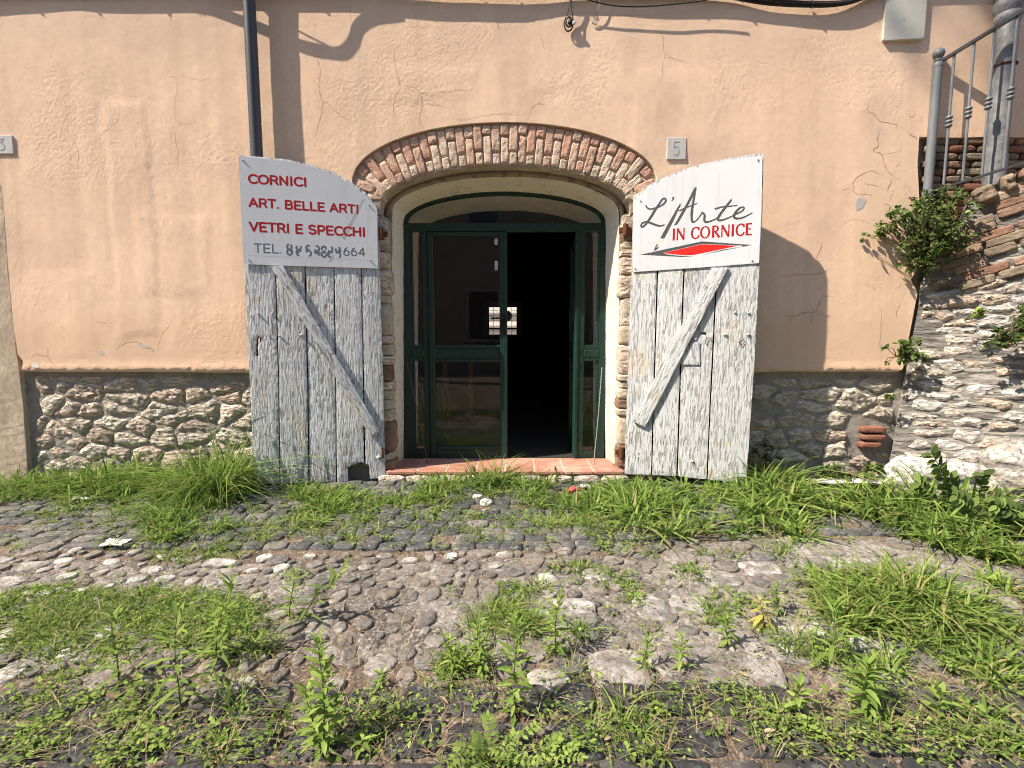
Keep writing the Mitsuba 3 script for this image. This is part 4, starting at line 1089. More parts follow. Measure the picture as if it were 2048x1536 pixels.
# ---- the bundle of cables along the top, sagging, and the one that swings out round the pipe
def wig(pts, amp, fr, seed):
    s = spline(pts, 14)
    n_ = np.column_stack([meshkit.noise(np.column_stack([s[:, 0] * fr, s[:, 0] * 0 + k * 9.1, s[:, 0] * 0]), seed) - 0.5 for k in range(3)])
    return s + n_ * amp * 2
cb = thing('cable_bundle', 'bundle of dark cables sagging along the top of the plaster wall', 'cable')
zc = lambda py, y=-0.10: XZ(1024, py, y)[1]
# heights of its underside in the picture, with how far it stands off
mainp = []
for px, off, s in ((-300, -14, .040), (60, -14, .038), (250, -15, .038), (420, -16, .036), (560, -18, .036), (690, -19, .040), (760, -20, .048), (900, -17, .048), (1100, -16, .046), (1200, -14, .046), (1330, -12, .044), (1450, -9, .044), (1540, 3, .046), (1620, 8, .047), (1690, 5, .044), (1760, -15, .040), (1850, -32, .038), (2100, -42, .04)):
    s *= 0.84
    x, z = XZ(px, off, -0.045 - s)
    mainp.append((x, -0.045 - s, z))
for k in range(5):
    a = k * 2 * math.pi / 5
    o = np.array([0, 0.011 * math.cos(a), 0.011 * math.sin(a)])
    q = wig([np.array(p) + o for p in mainp], 0.009, 1.3 + 0.2 * k, 40 + k)
    add('cable', tube(q, 0.0085 if k else 0.011, 7), 'cable_black', cb, smooth=50)
# swinging branch: out round the downpipe and back
br = []
for px, py in ((340, 14), (400, 18), (445, 30), (500, 48), (545, 66), (600, 92), (650, 106), (690, 112), (712, 92), (722, 62), (748, 38), (800, 25)):   # it stands off as far as its shadow falls
    x, z = XZ(px, py, PY); s = max((3.89 - z) / 2.87, 0.045)
    br.append((x - 2.4 * s, PY - s, 3.89))
for k in range(3):
    a = k * 2.1
    q = wig([np.array(p) + [0, 0.009 * math.cos(a), 0.009 * math.sin(a)] for p in br], 0.007, 2.0, 60 + k)
    add('cable', tube(q, 0.0105, 7), 'cable_black', cb, smooth=50)
add('cable', tube(wig([(br[4][0] - 0.05, -0.07, 3.94), (br[6][0] - 0.12, -0.15, 3.91), br[7]], 0.004, 3, 4), 0.005, 6), 'cable_black', cb, smooth=50)
rng = np.random.default_rng(12)
for k in range(16):                    # ends of the ties
    x = -3.6 + 0.42 * k + rng.uniform(-0.1, 0.1)
    i = np.argmin([abs(p[0] - x) for p in mainp]); 
    xs_ = np.array([p[0] for p in mainp]); o = np.argsort(xs_)
    yy = np.interp(x, xs_[o], np.array([p[1] for p in mainp])[o]); zz = np.interp(x, xs_[o], np.array([p[2] for p in mainp])[o])
    ringp = [(x, yy + 0.022 * math.cos(t), zz + 0.022 * math.sin(t)) for t in np.linspace(0, 2 * math.pi, 15)]
    d = np.array([rng.uniform(-0.5, 0.5), rng.uniform(-0.7, 0.1), -0.6]); d /= np.linalg.norm(d)
    end = [np.array([x, yy, zz - 0.02]), np.array([x, yy, zz - 0.02]) + d * rng.uniform(0.015, 0.04)]
    add('tie', cat_mesh([tube(ringp, 0.004, 5), tube(end, 0.0025, 5)]), 'cable_black', cb, smooth=50)
# thin stray wire below the bundle and the coil
add('cable', tube(wig([P(1190, 30, -0.075), P(1250, 44, -0.075), P(1330, 46, -0.075), P(1420, 36, -0.08), P(1480, 20, -0.10)], 0.004, 3, 5) + np.array([-0.10, -0.03, 0.10]), 0.005, 6), 'cable_black', cb, smooth=50)
wc = thing('hanging_wire', 'loop of thin wire hanging from the cable bundle above the doorway', 'wire')
loop = [P(1141, -20, -0.10), P(1140, 8, -0.09), P(1133, 30, -0.08), P(1128, 48, -0.075), P(1134, 62, -0.075), P(1144, 57, -0.08), P(1146, 40, -0.085), P(1143, 15, -0.09), P(1145, -20, -0.10)]
add('strand', tube(spline(loop, 8), 0.0055, 6), 'cable_black', wc, smooth=50)
x, z = XZ(1138, 46, -0.07)
add('strand', tube([(x + 0.03 * math.cos(t) * (1 - t / 40), -0.075 - 0.001 * t, z + 0.034 * math.sin(t)) for t in np.linspace(0, 15, 50)], 0.005, 6), 'cable_black', wc, smooth=50)
add('tape', rock((0.020, 0.018, 0.018), p=3, amp=0.2, at=(x + 0.012, -0.08, z)), 'black_plastic', wc, smooth=True)
add('tag', rock((0.014, 0.008, 0.014), p=3, amp=0.2, at=(x + 0.035, -0.09, z - 0.01)), 'white_litter', wc, smooth=True)
wc2 = thing('hanging_wire', 'short curved wire end hanging right of the wire loop', 'wire')
add('strand', tube(spline([P(1200, -20, -0.09), P(1198, 15, -0.08), P(1190, 36, -0.07), P(1185, 46, -0.06), P(1192, 49, -0.055)], 8), 0.004, 6), 'worn_iron', wc2, smooth=50)

# ---- cracks and lost flakes in the plaster
def ribbon(px_pts, w, seed, y=PY):
    s = spline([(*XZ(a, b, y), 0) for a, b in px_pts], 9)[:, :2]
    nz = meshkit.fbm(np.column_stack([s * 22, s[:, :1] * 0 + seed]), 3, seed) - 0.5
    nz2 = meshkit.fbm(np.column_stack([s * 22 + 30, s[:, :1] * 0 + seed]), 3, seed) - 0.5
    s = s + np.column_stack([nz, nz2]) * 0.022
    t = np.gradient(s, axis=0); t /= np.linalg.norm(t, axis=1, keepdims=True) + 1e-9
    n_ = np.column_stack([-t[:, 1], t[:, 0]])
    ww = w * (0.35 + 1.1 * meshkit.noise(np.column_stack([s * 30, s[:, :1] * 0 + seed]), 3)) * np.minimum(1, 6 * np.minimum(np.linspace(0, 1, len(s)), np.linspace(1, 0, len(s)))) + 0.0003
    a, b = s + n_ * ww[:, None] / 2, s - n_ * ww[:, None] / 2
    pp = np.vstack([a, b]); k = len(s)
    d = plaster_disp(pp) + 0.0016
    v = np.column_stack([pp[:, 0], y - d, pp[:, 1]])
    i = np.arange(k - 1)
    return v, np.vstack([np.column_stack([i, i + 1, i + 1 + k]), np.column_stack([i, i + 1 + k, i + k])])
scene['crack'] = two({'type': 'diffuse', 'reflectance': {'type': 'rgb', 'value': [0.40, 0.26, 0.175]}})
cracks = [([(633, 110), (640, 140), (638, 180), (645, 215), (632, 265), (628, 300)], 2.0), ([(645, 200), (665, 215), (690, 235), (705, 240)], 1.4), ([(788, 80), (790, 130), (800, 170), (788, 205), (790, 260)], 1.8), ([(800, 170), (830, 176), (850, 188), (900, 182), (960, 178)], 1.3), ([(838, 185), (845, 205), (838, 240), (850, 260)], 2.2), ([(850, 205), (880, 213), (905, 214)], 1.6), ([(900, 235), (930, 238), (970, 230), (1010, 228), (1060, 233)], 1.5), ([(1085, 200), (1065, 215), (1055, 240)], 1.4), ([(1060, 213), (1078, 208), (1090, 210)], 1.4),
 ([(1318, 50), (1325, 85), (1328, 105), (1345, 118), (1378, 130)], 1.8), ([(1328, 105), (1325, 140), (1318, 170)], 1.2), ([(350, 150), (400, 160), (420, 155)], 1.0), ([(310, 160), (352, 158), (353, 240), (400, 245)], 1.2), ([(200, 270), (235, 245), (240, 210)], 1.0), ([(145, 270), (155, 300), (157, 345)], 1.2), ([(345, 255), (355, 300), (357, 350)], 1.1), ([(60, 715), (75, 708), (95, 712), (97, 690)], 2.2), ([(97, 712), (108, 728), (122, 734)], 2.2), ([(232, 700), (250, 688), (272, 684), (300, 695), (312, 704)], 2.4), ([(315, 700), (325, 670), (345, 640)], 1.2), ([(190, 640), (205, 645), (214, 648)], 2.0), ([(200, 700), (212, 712)], 2.6), ([(122, 655), (138, 660)], 1.6), ([(196, 745), (198, 735)], 1.6),
 ([(1720, 225), (1735, 215), (1735, 205)], 2.0), ([(1730, 217), (1745, 228), (1762, 243), (1790, 248), (1795, 262)], 2.4), ([(1758, 250), (1752, 270), (1757, 290), (1748, 300), (1765, 310), (1770, 330), (1775, 342), (1800, 357)], 3.6), ([(1768, 308), (1790, 305), (1805, 295)], 1.6), ([(1815, 232), (1830, 232), (1830, 220)], 1.8), ([(1818, 268), (1835, 278)], 4.0), ([(1710, 380), (1705, 365), (1720, 350), (1745, 342), (1760, 350)], 2.6), ([(1682, 382), (1700, 375)], 1.6), ([(1702, 376), (1716, 389), (1735, 388), (1748, 392)], 2.4), ([(1685, 448), (1702, 440), (1720, 440), (1742, 449)], 2.0), ([(1790, 335), (1802, 325)], 2.0), ([(1730, 365), (1742, 370), (1760, 372)], 2.4), ([(1785, 360), (1775, 380)], 3.0), ([(1788, 380), (1780, 400)], 2.2), ([(1765, 405), (1780, 410)], 2.0),
 ([(1628, 520), (1640, 500), (1645, 483)], 3.0), ([(1560, 551), (1600, 549), (1640, 547), (1660, 535)], 2.4), ([(1565, 630), (1590, 632), (1612, 625), (1630, 625), (1640, 600), (1645, 588)], 4.0), ([(1630, 625), (1650, 630), (1665, 632)], 3.0), ([(1645, 592), (1668, 594)], 2.2), ([(1632, 625), (1622, 615)], 2.4), ([(1624, 625), (1624, 640), (1624, 655)], 2.2), ([(1745, 575), (1750, 580)], 2.4), ([(1763, 610), (1762, 650), (1760, 700)], 1.6), ([(1800, 607), (1793, 625), (1795, 640)], 3.0), ([(1805, 565), (1790, 580)], 1.6), ([(700, 12), (702, 60), (700, 90)], 1.2), ([(1080, 70), (1090, 100)], 1.2)]
for i, (pts, w) in enumerate(cracks):
    add('crack', ribbon(pts, w * 0.00095, i), 'crack', B)
def flake(pts, seed):
    q = ragged(Polygon(pix(pts, PY)), 0.006, 30, seed)
    v, f = slab(q, 0.002, 0.02, 0.008, lambda p: plaster_disp(p) + 0.0022, seed)
    add('bare_patch', wallmap((v, f), PY), 'marble', B)
flake([(1716, 395), (1733, 399), (1726, 415), (1714, 421), (1711, 410)], 1)
flake([(275, 687), (290, 688), (302, 697), (285, 694)], 2); flake([(198, 700), (206, 702), (213, 711), (203, 709)], 3); flake([(66, 728), (80, 726), (82, 735), (68, 734)], 4)
flake([(1753, 265), (1758, 262), (1756, 275), (1752, 276)], 5); flake([(1620, 628), (1630, 626), (1626, 636)], 6); flake([(1760, 690), (1768, 692), (1763, 702)], 7)

# ================================================================ THE STAIR WALL AT THE RIGHT
ST = thing('stair_wall', 'rough curved stone wall with brick courses, rising beside the stairs at the right', 'wall')
A0 = np.array([3.30, 0.0, 0.0]); SD = np.array([0.82, -0.57, 0.0]); SD /= np.linalg.norm(SD); SN = np.cross(SD, [0, 0, 1.0])
def sproj(px, py, off=0.0):
    p = onplane(px, py, A0 + SN * off, SN) - A0
    return float(np.dot(p, SD)), float(p[2])
# left outline (u where the wall leaves the facade) and battered foot
edge_px = [(1945, 388), (1925, 430), (1880, 500), (1842, 565), (1836, 620), (1812, 740), (1797, 820), (1783, 900), (1770, 960)]
edge_uz = np.array([sproj(a, b) for a, b in edge_px])
def u_left(z):
    return np.interp(z, edge_uz[::-1, 1], edge_uz[::-1, 0])
top_px = [(1945, 385), (1975, 366), (2010, 352), (2048, 338)]
tz = np.array([sproj(a, b) for a, b in top_px])
slope = (tz[-1, 1] - tz[0, 1]) / (tz[-1, 0] - tz[0, 0])
def z_top(u):
    return tz[0, 1] + slope * (u - tz[0, 0])
def bulge(u, z):
    """how far the face stands out from its plane"""
    bt = 0.20 * np.clip((1.25 - z) / 1.25, 0, 1.2) ** 1.3
    q = np.column_stack([np.ravel(u) * 2.2, np.ravel(z) * 2.2, np.ravel(u) * 0]); 
    return bt + 0.07 * (meshkit.fbm(q, 3, 9).reshape(np.shape(u)) - 0.5)
def spt(u, z, out=0.0):
    u, z = np.asarray(u, float), np.asarray(z, float)
    o = bulge(u, z) + out
    return A0 + u[..., None] * SD + np.stack([0 * u, 0 * u, z], -1) + o[..., None] * SN
zs_ = np.linspace(-0.25, float(edge_uz[0, 1]), 90)
poly = [(u_left(z) + 0.0, z) for z in zs_] + [(2.8, z_top(2.8)), (2.8, -0.25)]
p2, t2 = fill(Polygon(poly).buffer(0), 0.03, 0.025, 3)
fine = 0.032 * (meshkit.fbm(np.column_stack([p2[:, 0] * 6, p2[:, 1] * 15, p2[:, 0] * 0]), 4, 4) - 0.5)
v = spt(p2[:, 0], p2[:, 1], -0.02 + fine)
e = rim(t2); ids = np.unique(e); mp = {a: i for i, a in enumerate(ids)}
a = np.array([mp[i] for i in e[:, 0]]); b = np.array([mp[i] for i in e[:, 1]]); k = len(ids)
sv = np.vstack([v[ids], v[ids] - SN * 0.55 + np.array([0, 0, 0.0])])
sf = np.vstack([np.column_stack([a, a + k, b + k]), np.column_stack([a, b + k, b])])
def rubble_col(p, n, uv):
    lay = fbm(p.x * 9, p.y * 9, p.z * 34, 4)
    b = fbm(p.x * 55, p.y * 55, p.z * 80, 2)
    c = mix(C(0.15, 0.145, 0.137), C(0.36, 0.347, 0.322), smoothstep(0.36, 0.66, lay))
    d = smoothstep(0.5, 0.7, fbm(p.x * 3, p.y * 3, p.z * 3, 3))
    c = mix(c, C(0.13, 0.125, 0.12), 0.55 * d)
    return c * (0.65 + 0.65 * b)
def rubble_bump(p, n, uv):
    return 0.030 * fbm(p.x * 10, p.y * 10, p.z * 40, 4) + 0.006 * fbm(p.x * 60, p.y * 60, p.z * 90, 2)
scene['rubble'] = princ(rubble_col, 0.92, 0.12, rubble_bump)
add('core', cat_mesh([(v, t2), (sv, sf)]), 'rubble', ST, 'crumbled pale rubble and mortar face', smooth=50)
def place_on_wall(v, f, u, z, tilt, out):
    """a piece made in (along, out, up) axes, set on the wall's face"""
    c, s = math.cos(tilt), math.sin(tilt)
    R = np.column_stack([SD * c + np.array([0, 0, s]), -SN, -SD * s + np.array([0, 0, c])])
    return v @ R.T + spt(u, z, out), f
rng = np.random.default_rng(51)
tilt = math.atan(slope) * 0.86
# coping: a course of stones and bricks on edge
u = float(tz[0, 0]) + 0.0
k = 0
while u < 2.7:
    w = rng.uniform(0.075, 0.16) if k else 0.15
    v, f = rock((w / 2 - 0.004, 0.20, rng.uniform(0.055, 0.075)), p=4.5, amp=0.14, freq=2, seed=4000 + k, sub=3)
    v, f = place_on_wall(v, f, u + w / 2, z_top(u + w / 2) - 0.06 + rng.uniform(-0.01, 0.01), tilt + rng.uniform(-0.1, 0.1), -0.13)
    add('coping_stone', (v, f), 'old_brick', ST, smooth=True, uv=cuv(len(v), rng.random(), rng.choice([0.2, 0.6, 0.9])))
    u += w; k += 1
# sloping brick courses under it
zb_brick = lambda u: sproj(1850, 588)[1] + 0.24 * (u - sproj(1850, 588)[0])
cu0, cz0 = sproj(1850, 560); cu1, cz1 = sproj(2048, 500); cs = (cz1 - cz0) / (cu1 - cu0)
btilt = math.atan(cs)
for r in range(26):
    u = -0.1 - (0.13 if r % 2 else 0)
    off = 0.145 + r * 0.066
    while u < 2.7:
        w = rng.uniform(0.17, 0.30)
        zc_ = cz0 + cs * (u + w / 2 - cu0) + 0.60 - off
        if zc_ > zb_brick(u + w / 2) and zc_ < z_top(u + w / 2) - 0.135 and u > u_left(zc_) - 0.06 and rng.random() < 0.96:
            v, f = rock((w / 2 - 0.002, 0.06, 0.0325), p=9, amp=0.06, freq=2.4, seed=4200 + r * 31 + int(u * 9), sub=3)
            v, f = place_on_wall(v, f, u + w / 2, zc_ + rng.uniform(-0.003, 0.003), btilt + rng.uniform(-0.010, 0.010), -0.046 + rng.uniform(-0.006, 0.006))
            add('brick', (v, f), 'old_brick', ST, smooth=True, uv=cuv(len(v), rng.random(), rng.choice([0.35, 0.65, 0.8, 0.9, 0.95, 1.0])))
        u += w + 0.006
# rubble stones below
lo = [(u_left(z) + 0.02, z) for z in np.linspace(0.0, sproj(1850, 588)[1], 20)]
body = Polygon(lo + [(u, zb_brick(u) - 0.01) for u in np.linspace(lo[-1][0] + 0.02, 1.7, 12)] + [(1.7, 0.0)]).buffer(0)
for i, c in enumerate(cells(body, 0.20, 2.3, 15, (0.004, 0.020), 0.14, tilt=tilt * 0.45)):
    v, f = cell_stone(c, 5000 + i, 0.010, 0.012, 0.018, 0.95)
    v = spt(v[:, 0], v[:, 1], v[:, 2] - 0.004)
    add('stone', (v, f), 'travertine', ST, smooth=True, uv=cuv(len(v), rng.random() * 0.45, rng.choice([0.6, 0.75, 0.85, 0.9, 1.0])))

# ---- boulders
def boulder(px, py, w, h, d, seed, label, y):
    x, z = XZ(px, py, y)
    v, f = rock((w / 2, d / 2, h / 2), p=2.7, amp=0.24, freq=1.6, seed=seed, sub=4)
    dd = meshkit.fbm(v * 16 + seed, 4, seed) - 0.5
    v = v * (1 + dd[:, None] * 0.16) + [x, y, z]
    add('boulder', (v, f), 'boulder_stone', None, label, 'boulder', smooth=True, uv=cuv(len(v), 0.8, 1.0))
def bould_col(p, n, uv):
    a = fbm(p.x * 8, p.y * 8, p.z * 8, 4); s = smoothstep(0.53, 0.62, fbm(p.x * 42, p.y * 42, p.z * 42, 3))
    return mix(mix(C(0.31, 0.285, 0.235), C(0.50, 0.49, 0.475), smoothstep(0.3, 0.6, a)), C(0.15, 0.147, 0.143), s * 0.75)
scene['boulder_stone'] = princ(bould_col, 0.9, 0.15, lambda p, n, uv: 0.020 * fbm(p.x * 26, p.y * 26, p.z * 26, 4))
boulder(1868, 958, 0.66, 0.34, 0.36, 61, 'long low white boulder at the foot of the stair wall', -0.33)
boulder(2022, 940, 0.46, 0.46, 0.40, 62, 'tall pitted white boulder at the right edge, by the stair wall', -0.42)

# ---- railing
RL = thing('stair_railing', 'grey iron stair railing with a ball-topped newel post and knotted bars', 'railing')
RN = SN; ROFF = 0.035
def rpt(px, py, off=ROFF):
    return onplane(px, py, A0 + SN * off, SN)
n0, n1 = rpt(1873, 118), rpt(1851, 480)
nx, ny = (n0[0] + n1[0]) / 2, (n0[1] + n1[1]) / 2
zt_, zb3 = n0[2], n1[2] - 0.03
add('newel', tube([(nx, ny, zb3), (nx, ny, zt_ - 0.035)], 0.032, 16), 'iron_grey', RL, 'round newel post', smooth=40)
add('finial', lathe([(0.0, 0.105), (0.018, 0.102), (0.034, 0.088), (0.041, 0.068), (0.036, 0.048), (0.022, 0.034), (0.016, 0.028), (0.026, 0.022), (0.028, 0.014), (0.020, 0.008), (0.024, 0.002), (0.034, -0.004), (0.035, -0.03), (0.031, -0.04)], 18, (nx, ny, zt_ - 0.03))[:2], 'iron_grey', RL, 'ball finial', smooth=True)
foot = np.array([nx, ny, zb3])
add('foot_bracket', cat_mesh([tube([foot + [0, 0, 0.01], foot + SD * 0.06 + [0, 0, 0.005], foot + SD * 0.16 - SN * 0.05], 0.016, 8), rbx(nx - 0.04, nx + 0.04, ny - 0.04, ny + 0.04, zb3 - 0.02, zb3 + 0.03)]), 'dark_pipe', RL, smooth=40)
t0, t1 = rpt(1875, 127), rpt(2048, 21)
b0, b1 = rpt(1853, 386), rpt(2048, 326)
ext = lambda a, b, s: a + (b - a) * s
def flatbar(a, b, w, h):
    d = b - a; d = d / np.linalg.norm(d); n_ = SN; up_ = np.cross(n_, d); up_ = up_ if up_[2] > 0 else -up_
    v = []
    for e_ in (a, b):
        for sx, sz in ((-1, -1), (1, -1), (1, 1), (-1, 1)):
            v.append(e_ + n_ * sx * w / 2 + up_ * sz * h / 2)
    f = [[0, 1, 5], [0, 5, 4], [1, 2, 6], [1, 6, 5], [2, 3, 7], [2, 7, 6], [3, 0, 4], [3, 4, 7], [0, 2, 1], [0, 3, 2], [4, 5, 6], [4, 6, 7]]
    return np.array(v), np.array(f)
add('handrail', flatbar(t0, ext(t0, t1, 3.0), 0.045, 0.018), 'dark_pipe', RL)
add('bottom_rail', flatbar(b0, ext(b0, b1, 3.0), 0.035, 0.014), 'dark_pipe', RL)
tops = [(1909, 107), (1949, 83), (1990, 58), (2036, 30)]
for k in range(10):
    if k < 4: p = rpt(*tops[k])
    else: p = ptop + step_
    if 0 < k < 4: step_ = p - ptop
    ptop = p
    d = np.linalg.norm((p - b0)[:2]) / np.linalg.norm((b1 - b0)[:2])
    pbm = b0 + (b1 - b0) * d
    d2 = np.linalg.norm((p - t0)[:2]) / np.linalg.norm((t1 - t0)[:2])
    pz = (t0 + (t1 - t0) * d2)[2] - 0.006
    bar = tube([(p[0], p[1], pbm[2]), (p[0], p[1], pz)], 0.0095, 8)
    zm = pbm[2] + (pz - pbm[2]) * 0.50
    kn = [lathe([(0.009, -0.016), (0.021, -0.008), (0.024, 0.0), (0.021, 0.008), (0.009, 0.016)], 10, (p[0], p[1], zm + o)) for o in (-0.030, 0.0, 0.030)]
    add('baluster', bar, 'iron_grey', RL, smooth=40)
    bk = list(scene)[-1]
    scene[bk + '__knot'] = mikit.ply(cat_mesh(kn), 'iron_grey', smooth=True)
# ---- thick cast pipe behind the railing
CP = thing('cast_pipe', 'thick worn grey cast iron downpipe behind the stair railing', 'pipe')
c0, c1 = P(2013, 40, -0.16), P(1993, 350, -0.16)
cx_, = ((c0[0] + c1[0]) / 2,)
zlo = P(1990, 365, -0.16)[2] - 0.1
add('shaft', lathe([(0.072, zlo), (0.072, zlo + 0.30), (0.066, zlo + 0.31), (0.064, c0[2] - 0.02), (0.064, 6.5)], 28, (cx_, -0.16, 0)), 'worn_iron', CP, smooth=40)
zc_ = P(2013, 28, -0.16)[2]
add('collar', lathe([(0.066, zc_ - 0.07), (0.082, zc_ - 0.045), (0.088, zc_ - 0.02), (0.078, zc_ + 0.0), (0.094, zc_ + 0.03), (0.100, zc_ + 0.06), (0.096, zc_ + 0.085), (0.080, zc_ + 0.10), (0.092, zc_ + 0.13), (0.092, zc_ + 0.20)], 28, (cx_, -0.16, 0)), 'worn_iron', CP, 'moulded socket collar', smooth=50)
add('bracket', cat_mesh([tube([(cx_ + 0.072 * math.cos(t), -0.16 + 0.072 * math.sin(t), zlo + 0.95) for t in np.linspace(0, 2 * np.pi, 21)], 0.006, 6), tube([(cx_, -0.09, zlo + 0.95), (cx_, -0.03, zlo + 0.95)], 0.009, 6)]), 'rust', CP, smooth=40)

# ---- two thin canes leaning in the doorway
for lab, a, b in (('thin brown cane leaning inside the left side of the doorway', (813, 722, 0.33), (856, 931, 0.20)), ('thin pale cane leaning inside the right side of the doorway', (1204, 735, 0.30), (1187, 933, 0.22))):
    k = add('cane', tube(spline([P(a[0], a[1], a[2]), (P(a[0], a[1], a[2]) + P(b[0], b[1], b[2])) / 2 + [0.004, 0, 0], P(b[0], b[1], b[2])], 6), 0.0042, 7), 'brown_stem' if 'brown' in lab else 'room_frame', None, lab, 'cane', smooth=50)

# ================================================================ THE GROUND
def gz(x, y):
    x, y = np.asarray(x, float), np.asarray(y, float)
    q = np.stack([x * 0.9, y * 0.9, 0 * x], -1)
    z = 0.05 * (meshkit.fbm(q + 20, 2, 2) - 0.5)
    fade = np.clip((np.abs(x) - 6) / 6, 0, 1)
    return z * (1 - fade) * np.clip(-y / 0.5, 0, 1)
def axis(lo, hi, step, far):
    a = np.arange(lo, hi + 1e-6, step)
    l = lo - np.geomspace(step * 2, far, 18)[::-1]; r = hi + np.geomspace(step * 2, far, 18)
    return np.concatenate([l, a, r])
gx, gy = np.meshgrid(axis(-5.5, 5.5, 0.03, 60), np.concatenate([-3.9 - np.geomspace(0.06, 60, 18)[::-1], np.arange(-3.9, 0.06, 0.03)]))
soil_n = 0.018 * (meshkit.fbm(np.stack([gx * 9, gy * 9, gx * 0], -1), 4, 12) - 0.5)
gzv = gz(gx, gy) + np.where((np.abs(gx) < 5.6) & (gy > -4), soil_n, 0)
nr, nc = gx.shape
i, j = np.meshgrid(np.arange(nr - 1), np.arange(nc - 1), indexing='ij')
q = np.stack([i * nc + j, i * nc + j + 1, (i + 1) * nc + j + 1, (i + 1) * nc + j], -1).reshape(-1, 4)
scene['ground'] = mikit.ply((np.column_stack([gx.ravel(), gy.ravel(), gzv.ravel() - 0.006]), q), 'soil', smooth=True)
labels['ground'] = {'label': 'bare brown soil of the street', 'kind': 'structure'}
def sheet(name, label, poly, mat, lift, seed):
    p, t = fill(poly, 0.03, 0.03, seed)
    n_ = 0.020 * (meshkit.fbm(np.column_stack([p * 8, p[:, :1] * 0 + seed]), 4, seed) - 0.5)
    ed = shapely.distance(poly.exterior, shapely.points(p))
    m_ = (np.column_stack([p, gz(p[:, 0], p[:, 1]) + n_ + lift - 0.035 * np.exp(-ed / 0.04)]), t)
    scene[name] = mikit.ply(m_, mat, smooth=True)
    labels[name] = {'label': label, 'kind': 'structure'}
    return name
Y1, Y2 = -1.46, -2.52           # the two edges of the middle strip
def y_edge(x):
    return Y1 + 0.05 * np.sin(np.asarray(x) * 1.3) + 0.24 * np.clip((np.asarray(x) - 0.7) / 1.0, 0, 1)
edge1 = [(x, float(y_edge(x))) for x in np.linspace(-5.4, 5.4, 60)]
edge2 = [(x, Y2 + 0.05 * math.sin(x * 1.1 + 2)) for x in np.linspace(-5.4, 5.4, 40)]
labels['pavement'] = {'label': 'strip of small dark paving setts along the house, overgrown', 'kind': 'structure'}
labels['pavement_001'] = {'label': 'rows of dark stone setts in the foreground', 'kind': 'structure'}

def slope_R(x, y, a):
    return rotz(a)
def in_view(x, y, pad=0.25):
    d = np.array([x, y, 0]) - CAM
    dep = d @ FWD
    if dep < 0.3: return False
    return abs(d[0]) / dep < 1.0 + pad / dep and -(d @ UP) / dep < 0.75 + pad / dep
def sett_rows(parent, y0, y1, dlo, dhi, wlo, whi, hue, seed, keep, sub, amp, maxn=300, rise=0.010):
    rng = np.random.default_rng(seed)
    ps, y = [], y1
    while y > y0:
        d = rng.uniform(dlo, dhi)
        x = -5.2 + rng.uniform(0, 0.2)
        while x < 5.2:
            w = rng.uniform(wlo, whi)
            cx, cy = x + w / 2, y - d / 2
            if in_view(cx, cy) and keep(cx, cy, rng):
                ps.append((cx, cy, w, d))
            x += w
        y -= d
    ps.sort(key=lambda s: -s[2] * s[3] / ((s[1] - CAM[1]) ** 2 + s[0] ** 2 + 1.5))
    rest = []
    for i, (cx, cy, w, d) in enumerate(ps):
        z = float(gz(cx, cy))
        h = 0.05
        R = rotz(rng.uniform(-0.08, 0.08)) @ np.array([[1, 0, rng.uniform(-.04, .04)], [0, 1, rng.uniform(-.04, .04)], [0, 0, 1]])
        v, f = rock((w / 2 * rng.uniform(0.93, 1.0) * (1 - 0.07 * hue), d / 2 * rng.uniform(0.92, 1.0) * (1 - 0.07 * hue), h), p=6.5 - 1.5 * hue, amp=amp, freq=1.8, seed=seed * 1000 + i, sub=sub, R=R, at=(cx + rng.uniform(-.008, .008), cy + rng.uniform(-.008, .008), z - h + rise + rng.uniform(-0.006, 0.006)), flat=0.4)
        uv = cuv(len(v), rng.random(), hue)
        if i < maxn:
            add('sett', (v, f), 'basalt', parent, smooth=True, uv=uv)
        else:
            rest.append((v, f, uv))
    if rest:
        m_ = cat_mesh([r[:2] for r in rest])
        add('sett', m_, 'basalt', parent, kind='stuff', smooth=True, uv=np.vstack([r[2] for r in rest]))
sett_rows('pavement', Y1 - 0.02, -0.06, 0.105, 0.125, 0.11, 0.16, 0, 71, lambda x, y, r: r.random() < 0.96 and not (x > 3.0 and y > -0.5) and y > y_edge(x) + 0.05, 2, 0.09)
sett_rows('pavement_001', -3.25, Y2 - 0.02, 0.13, 0.175, 0.13, 0.215, 1.0, 72, lambda x, y, r: r.random() < 0.95, 3, 0.10, rise=0.010)

# middle strip: river stones and flags sunk in the bed
rng = np.random.default_rng(73)
cand, tree_pts = [], []
def put(x, y, r, e, a, hue, seed, lift=None, p=2.6):
    cand.append((x, y, r, e, a, hue, seed, lift, p))
taken = []
def free(x, y, r):
    return all((x - a) ** 2 + (y - b) ** 2 > (r + c) ** 2 * 0.80 for a, b, c in taken)
